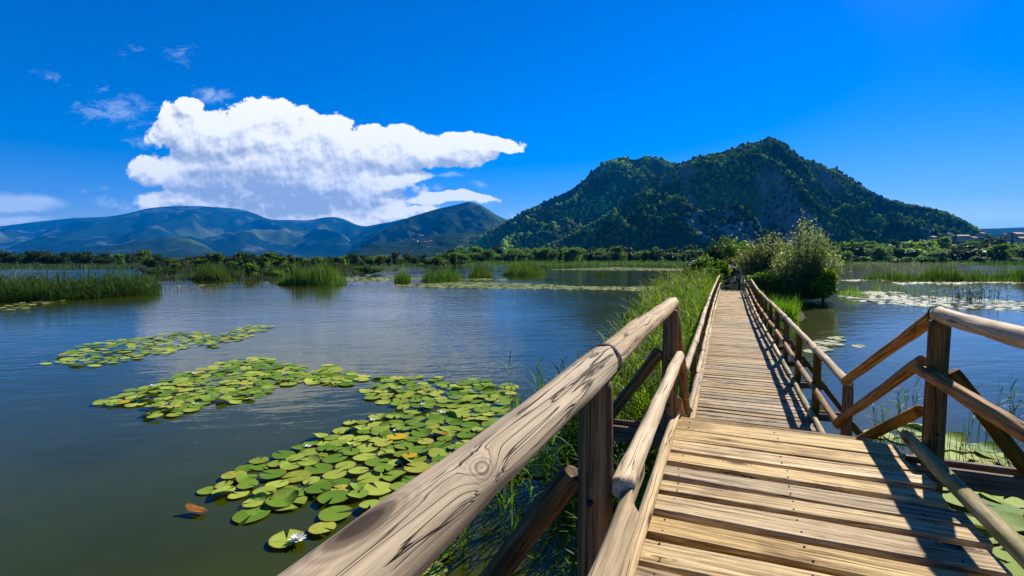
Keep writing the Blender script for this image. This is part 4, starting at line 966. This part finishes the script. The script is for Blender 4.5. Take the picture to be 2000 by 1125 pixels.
def pxtree(name, lobes, D, base, N, size, mat, label, cat, seed, stems=4, ry=1.0, group=None, **kw):
    """lobes: (px, py, rx, ry) at distance D (+dd)"""
    L = []
    for lo in lobes:
        px, py, rx, rz = lo[:4]; dd = lo[4] if len(lo) > 4 else 0
        c = at(px, py, D + dd); L.append((c.x, c.y, c.z, rx * D / 1000, ry * (rx + rz) * .5 * D / 1000, rz * D / 1000))
    b = at(base[0], 500, D); b.z = 0.0
    rt = empty(name, b); tag(rt, label, cat, group); I = Matrix.Identity(4)
    link('crown' if cat == 'tree' else 'foliage', leaf_mesh('foliage', L, N, size, mat, seed, **kw), rt, I)
    r_ = random.Random(seed); segs = []
    for k in range(stems):
        c = L[r_.randrange(len(L))]; mid = b + (Vector(c[:3]) - b) * .5 + Vector((r_.uniform(-.1, .1), 0, 0)) * D * .02
        w = D * .0016
        segs += [(b + Vector((r_.uniform(-.1, .1), r_.uniform(-.1, .1), -.1)), mid, w, w * .7), (mid, Vector(c[:3]), w * .7, w * .25)]
    link('trunk' if cat == 'tree' else 'stem', trunk_mesh('trunk', segs), rt, I); return rt
def willow(outline, body, D, base, nsh, per, size, label, seed, NB_):
    """a willow grown from fanning upright shoots, each clothed in leaves; outline = pixel crown tips"""
    r_ = np.random.default_rng(seed); b = at(base[0], 500, D); b.z = 0; rt = empty('willow_tree', b); tag(rt, label, 'tree'); C = []; segs = []
    for k in range(nsh):
        t0 = outline[r_.integers(0, len(outline))]; px = t0[0] + r_.normal(0, 7); py = t0[1] + abs(r_.normal(0, 9)); dd = r_.uniform(-1.3, 1.3)
        tip = np.array(at(px, py, D + dd)); root = np.array([b.x + (tip[0] - b.x) * .35 + r_.normal(0, .25), b.y + dd * .4, r_.uniform(.1, .5)])
        mid = root + (tip - root) * .5 + np.array([(tip[0] - root[0]) * .12, 0, .15]); n = int(per * r_.uniform(.6, 1.3)); u = 1 - (1 - .12) * r_.random(n) ** .75
        q = ((1 - u) ** 2)[:, None] * root + (2 * u * (1 - u))[:, None] * mid + (u ** 2)[:, None] * tip
        w = (.10 + .24 * np.sin(np.pi * np.clip(u, 0, 1)) ** .8)[:, None]; C.append(q + r_.normal(size=(n, 3)) * w * .75)
        if k % 3 == 0: segs += [(tuple(root), tuple(mid), .035, .022), (tuple(mid), tuple(tip), .022, .006)]
    C = np.concatenate(C); N = len(C)
    a = r_.normal(size=(N, 3)); a[:, 2] += .6; a /= np.linalg.norm(a, axis=1)[:, None]; bb = np.cross(a, r_.normal(size=(N, 3))); bb /= np.linalg.norm(bb, axis=1)[:, None]
    s = size * r_.uniform(.6, 1.3, N)[:, None]; L = a * s * 1.3; Wd = bb * s * .42
    V = np.stack([C - L, C + Wd, C + L, C - Wd], 1).reshape(-1, 3); tone = np.repeat(np.clip(r_.normal(.5, .3, N), 0, 1), 4)
    lb = []
    for lo in body: c = at(lo[0], lo[1], D + .4); lb.append((c.x, c.y, c.z, lo[2] * D / 1000, (lo[2] + lo[3]) * .5 * D / 1000, lo[3] * D / 1000))
    V2, F2, t2 = leafcloud(lb, NB_, size * .95, r_)
    link('crown', mesh_np('crown', V, np.arange(N * 4).reshape(-1, 4), M['leaf_pale'], False, {'v': tone}), rt, Matrix.Identity(4))
    link('shaded_body', mesh_np('shaded_body', V2, F2, M['leaf_dark'], False, {'v': t2}), rt, Matrix.Identity(4))  # lower willow leaves coloured dark, painting in the shade inside the tree
    link('trunk', trunk_mesh('trunk', [(tuple(b + Vector((0, 0, -.2))), tuple(b + Vector((.2, 0, 1.4))), .12, .08)] + segs, n=5), rt, Matrix.Identity(4)); return rt
willow([(1574, 410), (1566, 425), (1588, 424), (1552, 445), (1600, 442), (1580, 450), (1612, 456), (1622, 466), (1538, 462), (1632, 480), (1640, 490), (1640, 508), (1634, 520), (1605, 470), (1590, 480), (1528, 478), (1516, 492), (1565, 465), (1615, 495), (1600, 505), (1575, 495), (1545, 490), (1512, 510), (1626, 535)],
       [(1548, 535, 30, 28), (1588, 540, 32, 28), (1618, 540, 17, 20), (1560, 562, 40, 24), (1600, 564, 30, 20), (1580, 578, 48, 10), (1528, 560, 22, 22), (1560, 510, 22, 24), (1595, 515, 20, 22)], 31.5, (1568, 590), 150, 120, .062,
       'large pale leaved willow standing at the waterside right of the boardwalk', 5, 11000)
willow([(1462, 466), (1480, 452), (1500, 446), (1516, 450), (1530, 462), (1450, 480), (1444, 492), (1490, 470), (1510, 475), (1475, 485), (1535, 485), (1500, 490)],
       [(1490, 500, 30, 22), (1516, 500, 22, 24), (1500, 520, 36, 22), (1462, 512, 24, 22)], 41, (1498, 545), 80, 110, .08, 'lower green willow just left of the large waterside willow', 6, 5000)
pxtree('shrub', [(1614, 545, 18, 18), (1606, 562, 24, 18)], 30, (1610, 585), 3500, .10, 'grass', 'bright green bush at the foot of the waterside willow', 'shrub', 7)
pxtree('shrub', [(1495, 552, 24, 20), (1515, 565, 26, 20), (1480, 548, 18, 14), (1535, 575, 20, 14)], 31, (1505, 590), 5000, .10, 'leaf', 'green bush beside the right railing before the willow', 'shrub', 8)
for k, (px, py, rx, rz, D, mt, N) in enumerate(((1395, 500, 20, 26, 60, 'leaf_dark', 2600), (1420, 492, 22, 30, 66, 'leaf', 2600), (1372, 520, 22, 20, 52, 'leaf', 2600), (1400, 528, 22, 18, 45, 'grass', 2600), (1440, 515, 18, 14, 55, 'grass', 1800), (1470, 525, 22, 10, 52, 'grass', 2000),
                                      (1385, 540, 22, 16, 41, 'grass', 3000), (1365, 548, 18, 14, 38, 'leaf', 2500), (1420, 535, 13, 14, 46, 'leaf_pale', 1500), (1352, 530, 16, 16, 56, 'leaf_dark', 1800), (1450, 492, 20, 18, 75, 'leaf', 2000), (1425, 515, 10, 10, 50, 'dry', 900), (1500, 532, 26, 16, 45, 'leaf_dark', 2500), (1445, 527, 15, 7, 46, 'dry', 900))):
    pxtree('shrub', [(px, py, rx, rz), (px - rx * .5, py + rz * .4, rx * .8, rz * .7), (px + rx * .5, py + rz * .3, rx * .7, rz * .6)], D, (px, 560), N, .05 + D * .0018, mt,
           ['dark tree like bush left of the far walkway end', 'tall green bush directly behind the far walkway end', 'green bush at the lake edge left of the far walkway', 'bright green bush close behind the left railing end', 'low bright bush behind the broken barrier', 'bright bush behind the bent distant railing',
            'lush bush beside the left railing near its far end', 'rounded bush nearest the open lake left of the railing', 'pale leaved small bush just left of the broken barrier', 'dark bush on the lake edge farthest left of the walkway', 'green bush rising behind the far walkway in the gap', 'yellowish dry bush behind the broken barrier', 'dark bush left of the large willow behind the railing', 'dry twiggy growth overhanging the barrier'][k], 'shrub', 30 + k, stems=3)

# ---- far trees: prototypes copied with their parts
def proto(seed, N, size, mat, wide=.5, kind='round'):
    r_ = np.random.default_rng(seed); L = []
    if kind == 'cypress': L = [(0, 0, .2 + .2 * i, .13 - .02 * i, .13 - .02 * i, .16) for i in range(4)]
    else:
        for i in range(8): L.append((r_.uniform(-.28, .28) * wide * 2, r_.uniform(-.28, .28) * wide * 2, r_.uniform(.32, .80), r_.uniform(.16, .28), r_.uniform(.16, .28), r_.uniform(.13, .22)))
        L.append((0, 0, .45, wide * .7, wide * .7, .35)); L.append((0, 0, .2, wide * .75, wide * .75, .18))
    me = leaf_mesh('crown', L, N, size, mat, seed, pointed=1.5, edge=.4)
    tk = trunk_mesh('trunk', [((0, 0, -.05), (0, 0, .4), .03, .02), ((0, 0, .4), (.15, 0, .7), .02, .008), ((0, 0, .35), (-.12, .1, .65), .02, .008)], n=5)
    return me, tk
PR = {'green': [proto(101 + i, 1300, .075, 'leaf') for i in range(3)], 'dark': [proto(111 + i, 1300, .07, 'leaf_dark') for i in range(3)], 'pale': [proto(121 + i, 3000, .045, 'leaf_soft') for i in range(3)],
      'cypress': [proto(131, 500, .06, 'leaf_dark', kind='cypress')]}
def far_tree(px, D, top, wr, kind, label, group, name='tree', z0=.2):
    me, tk = PR[kind][rr_.randrange(len(PR[kind]))]; p = at(px, 500, D); h = HW + (500 - top) / 1000 * D - z0
    rt = empty(name, (p.x, D, z0)); tag(rt, label, 'tree', group); w = wr * D / 1000
    for nm, m_ in (('crown', me), ('trunk', tk)):
        o = bpy.data.objects.new(nm, m_); COL.objects.link(o); o.parent = rt
    rt.scale = (w, w, h); rt.rotation_euler.z = rr_.uniform(0, 6.28); return rt
def row(x0, x1, n, D0, D1, topf, wr, kinds, label, group):
    for i in range(n):
        px = x0 + (x1 - x0) * (i + rr_.uniform(.1, .9)) / n
        far_tree(px, rr_.uniform(D0, D1), topf(px) + rr_.choice((-7, -3, 0, 3, 5, 8)) + rr_.uniform(-2, 2), rr_.uniform(*wr) * rr_.choice((.7, 1, 1, 1.3)), rr_.choice(kinds), label, group)
row(-40, 300, 24, 150, 190, lambda x: 495, (26, 40), ['dark', 'dark', 'green'], 'dark round tree in the row on the far left shore', 'trees on the far left shore')
row(290, 560, 24, 105, 150, lambda x: 498, (26, 42), ['dark', 'dark', 'green'], 'dark green tree behind the left marsh', 'trees behind the left marsh')
row(540, 900, 30, 125, 180, lambda x: 496, (22, 36), ['green', 'dark', 'dark'], 'tree in the row between the marsh and the pyramid hill', 'trees behind the middle marsh')
row(880, 1370, 34, 190, 240, lambda x: 487, (26, 44), ['green', 'dark', 'pale', 'pale'], 'leafy tree in the belt at the foot of the mountain', 'trees at the foot of the mountain')
row(880, 1370, 26, 250, 300, lambda x: 484, (28, 46), ['dark', 'green'], 'darker tree in the back row below the mountain', 'back row of trees below the mountain')
row(1620, 2020, 30, 215, 260, lambda x: 481, (30, 60), ['green', 'pale', 'pale', 'dark'], 'rounded tree along the far right shore', 'trees on the far right shore')
row(1620, 2030, 30, 290, 360, lambda x: 468, (34, 58), ['dark', 'green', 'green'], 'tree in the back row on the right below the mountain slope', 'back row of trees on the right')
row(1340, 1620, 16, 150, 240, lambda x: 488, (26, 40), ['dark', 'green'], 'dark tree behind the bushes at the end of the boardwalk', 'trees behind the boardwalk end')
far_tree(480, 100, 486, 60, 'dark', 'tallest dark tree on the left marsh', None); far_tree(92, 150, 492, 36, 'dark', 'tallest dark tree near the left edge of the photo', None)
far_tree(296, 110, 499, 34, 'dark', 'dark tree at the left tip of the marsh spit', None); far_tree(515, 105, 500, 34, 'green', 'green tree just right of the tallest marsh tree', None)
far_tree(1650, 205, 486, 30, 'pale', 'pale tree on the right shore next to the waterside willow', None); far_tree(1950, 210, 474, 44, 'green', 'tall yellow green tree near the right edge of the far shore', None)
far_tree(950, 205, 484, 40, 'pale', 'pale leafy tree at the left end of the belt below the mountain', None); far_tree(1120, 205, 487, 34, 'pale', 'grey green tree in the belt below the mountain saddle', None)
far_tree(1975, 420, 450, 20, 'cypress', 'dark pointed conifer beside the red roofed houses', None, 'cypress_tree'); far_tree(1962, 420, 456, 18, 'cypress', 'shorter dark conifer left of the pointed one by the houses', None, 'cypress_tree')
for k in range(9):
    x = 1655 + k * 13 + rr_.uniform(-4, 4); yv = np.interp(x, [1640, 1670, 1700, 1725, 1760, 1800], [336, 356, 378, 391, 399, 406])
    p = at(x, yv + 2, 1490); me, tk = PR['cypress'][0]; rt = empty('cypress_tree', (p.x, p.y, p.z - 3)); tag(rt, 'tiny cypress on the right skyline ridge of the mountain', 'tree', 'cypresses on the mountain ridge')
    for nm, m_ in (('crown', me), ('trunk', tk)): o = bpy.data.objects.new(nm, m_); COL.objects.link(o); o.parent = rt
    rt.scale = (14, 14, 15)

for i in range(34):
    px = rr_.uniform(290, 760); D = rr_.uniform(62, 100); kd = rr_.choice(['dark', 'green', 'dark'])
    far_tree(px, D, 500 + (2800 - 1000 * rr_.uniform(.9, 2.0)) / D, rr_.uniform(16, 36), kd, 'rounded low shrub growing among the left marsh reeds', 'shrubs on the left marsh', 'shrub')
for i in range(22):
    px = rr_.uniform(1600, 2030); D = rr_.uniform(200, 215); far_tree(px, D, rr_.uniform(497, 503), rr_.uniform(14, 30), rr_.choice(['pale', 'green', 'dark']), 'low round shrub at the waterline of the far right shore', 'shrubs on the far right shore', 'shrub')
# ---- houses
def house(px, py, D, w, h, dp, label, group=None, rot=0.0, roofh=.35, name='house', mat='wall'):
    p = at(px, py, D); rt = empty(name, (p.x, D, p.z)); tag(rt, label, 'house', group); rt.rotation_euler.z = rot
    def add(nm, V, F, m_, par): 
        me = bpy.data.meshes.new(nm); me.from_pydata(V, [], F); me.materials.append(M[m_]); o = bpy.data.objects.new(nm, me); COL.objects.link(o); o.parent = par; return o
    a, b = w / 2, dp / 2
    add('wall', [(-a, -b, -3), (a, -b, -3), (a, b, -3), (-a, b, -3), (-a, -b, h), (a, -b, h), (a, b, h), (-a, b, h), (-a, 0, h * (1 + roofh) - .05), (a, 0, h * (1 + roofh) - .05)],
        [(0, 1, 5, 4), (1, 2, 6, 9, 5), (2, 3, 7, 6), (3, 0, 4, 8, 7)], mat, rt)
    e = .5; rf = h * (1 + roofh); dz = rf - h; th = .25
    def slope(sg): return [(-a - e, sg * (b + e), h - dz * e / b), (a + e, sg * (b + e), h - dz * e / b), (a + e, 0, rf), (-a - e, 0, rf)]
    V = slope(-1) + slope(1); V += [(x, y, z + th) for x, y, z in V]
    add('roof', V, [(0, 1, 2, 3), (4, 7, 6, 5), (8, 11, 10, 9), (12, 13, 14, 15), (0, 8, 9, 1), (4, 5, 13, 12), (0, 3, 11, 8), (1, 9, 10, 2), (3, 7, 15, 11), (2, 10, 14, 6)], 'roof', rt)
    nw = max(2, int(w / 3))
    for i in range(nw):
        x = -a + w * (i + .5) / nw
        add('window', [(x - .5, -b - .04, h * .4), (x + .5, -b - .04, h * .4), (x + .5, -b - .04, h * .4 + 1.5), (x - .5, -b - .04, h * .4 + 1.5), (x - .5, -b + .02, h * .4), (x + .5, -b + .02, h * .4), (x + .5, -b + .02, h * .4 + 1.5), (x - .5, -b + .02, h * .4 + 1.5)],
            [(0, 1, 2, 3), (0, 4, 5, 1), (1, 5, 6, 2), (2, 6, 7, 3), (3, 7, 4, 0)], 'glass', rt)
for q in ((1985, 466, 520, 12, 4.5, 9, 'red roofed house at the right edge beside the dark conifer'), (1966, 467, 540, 9, 4, 8, 'small red roofed house left of the conifer on the right shore'), (2003, 474, 480, 11, 4, 9, 'lowest red roofed house at the right edge of the photo'),
          (1880, 467, 545, 9, 3.2, 7, 'pale house at the foot of the mountain slope on the right'), (1898, 470, 540, 8, 3.0, 7, 'bluish pale house beside another on the right shore'), (1915, 461, 700, 10, 3.5, 8, 'pale house uphill between trees on the right'), (1820, 468, 540, 6, 2.6, 6, 'lone small pale house below the mountain slope')):
    house(*q, rot=rr_.uniform(-.5, .5))
for k in range(22):
    x = rr_.uniform(800, 1010); yv = rr_.uniform(478, 500) if k % 2 else rr_.uniform(462, 480)
    house(x, yv - 4, 1750 if yv > 476 else 2000, rr_.uniform(9, 16), 6, 9, 'tiny pale house on the low slope under the pyramid hill', 'houses under the pyramid hill', rot=rr_.uniform(-.8, .8))
# castle ruin on the ridge and tower with mast on the summit
ct = at(1512, 273, 1500); rt = empty('summit_tower', (ct.x, ct.y, ct.z - 2)); tag(rt, 'small stone tower with a mast on the mountain summit', 'tower')
def cyl(nm, r0, r1, z0, z1, mat, par, x=0, n=10, y=0):
    V = [(x + r * math.cos(2 * math.pi * j / n), y + r * math.sin(2 * math.pi * j / n), z) for r, z in ((r0, z0), (r1, z1)) for j in range(n)]
    F = [(j, (j + 1) % n, n + (j + 1) % n, n + j) for j in range(n)] + [tuple(range(n, 2 * n))]
    me = bpy.data.meshes.new(nm); me.from_pydata(V, [], F); me.materials.append(M[mat]); o = bpy.data.objects.new(nm, me); COL.objects.link(o); o.parent = par
cyl('tower', 3.5, 3.0, -2, 7, 'stone', rt); cyl('mast', .7, .4, 7, 15, 'metal', rt)
ct = at(1630, 331, 1495); rt = empty('hilltop_ruin', (ct.x, ct.y, ct.z - 2)); tag(rt, 'dark square ruin with a tower on the right shoulder of the mountain', 'ruin')
cyl('tower', 4, 3.6, -4, 11, 'stone', rt, n=4, x=6); cyl('wall', 9, 9, -4, 5, 'stone', rt, n=4, x=-6)
# leaning dead trunk near the foot of the mountain
dt = empty('dead_tree', at(1108, 496, 200)); tag(dt, 'bare leaning pale trunk sticking out of the tree belt', 'tree'); a, b = at(1105, 497, 200), at(1124, 481, 200)
link('trunk', trunk_mesh('trunk', [(a, b, .28, .12)]), dt, Matrix.Identity(4))

# ------------------------------------------------------------------ haze
hz, t, out = material('haze')
pv = t.new('ShaderNodeVolumePrincipled'); pv.inputs['Color'].default_value = (0.0, 0.31, 1.0, 1); pv.inputs['Density'].default_value = 6.5e-5
pv.inputs['Anisotropy'].default_value = 0.1; t.l.new(pv.outputs[0], out.inputs['Volume'])
V = [(x, y, z) for z in (-3, 1150) for x, y in ((-9500, -310), (9500, -310), (9500, 9050), (-9500, 9050))]
ho = link('haze', mesh_np('haze', V, [(0, 3, 2, 1), (4, 5, 6, 7), (0, 1, 5, 4), (1, 2, 6, 5), (2, 3, 7, 6), (3, 0, 4, 7)], hz, False)); tag(ho, kind='stuff')
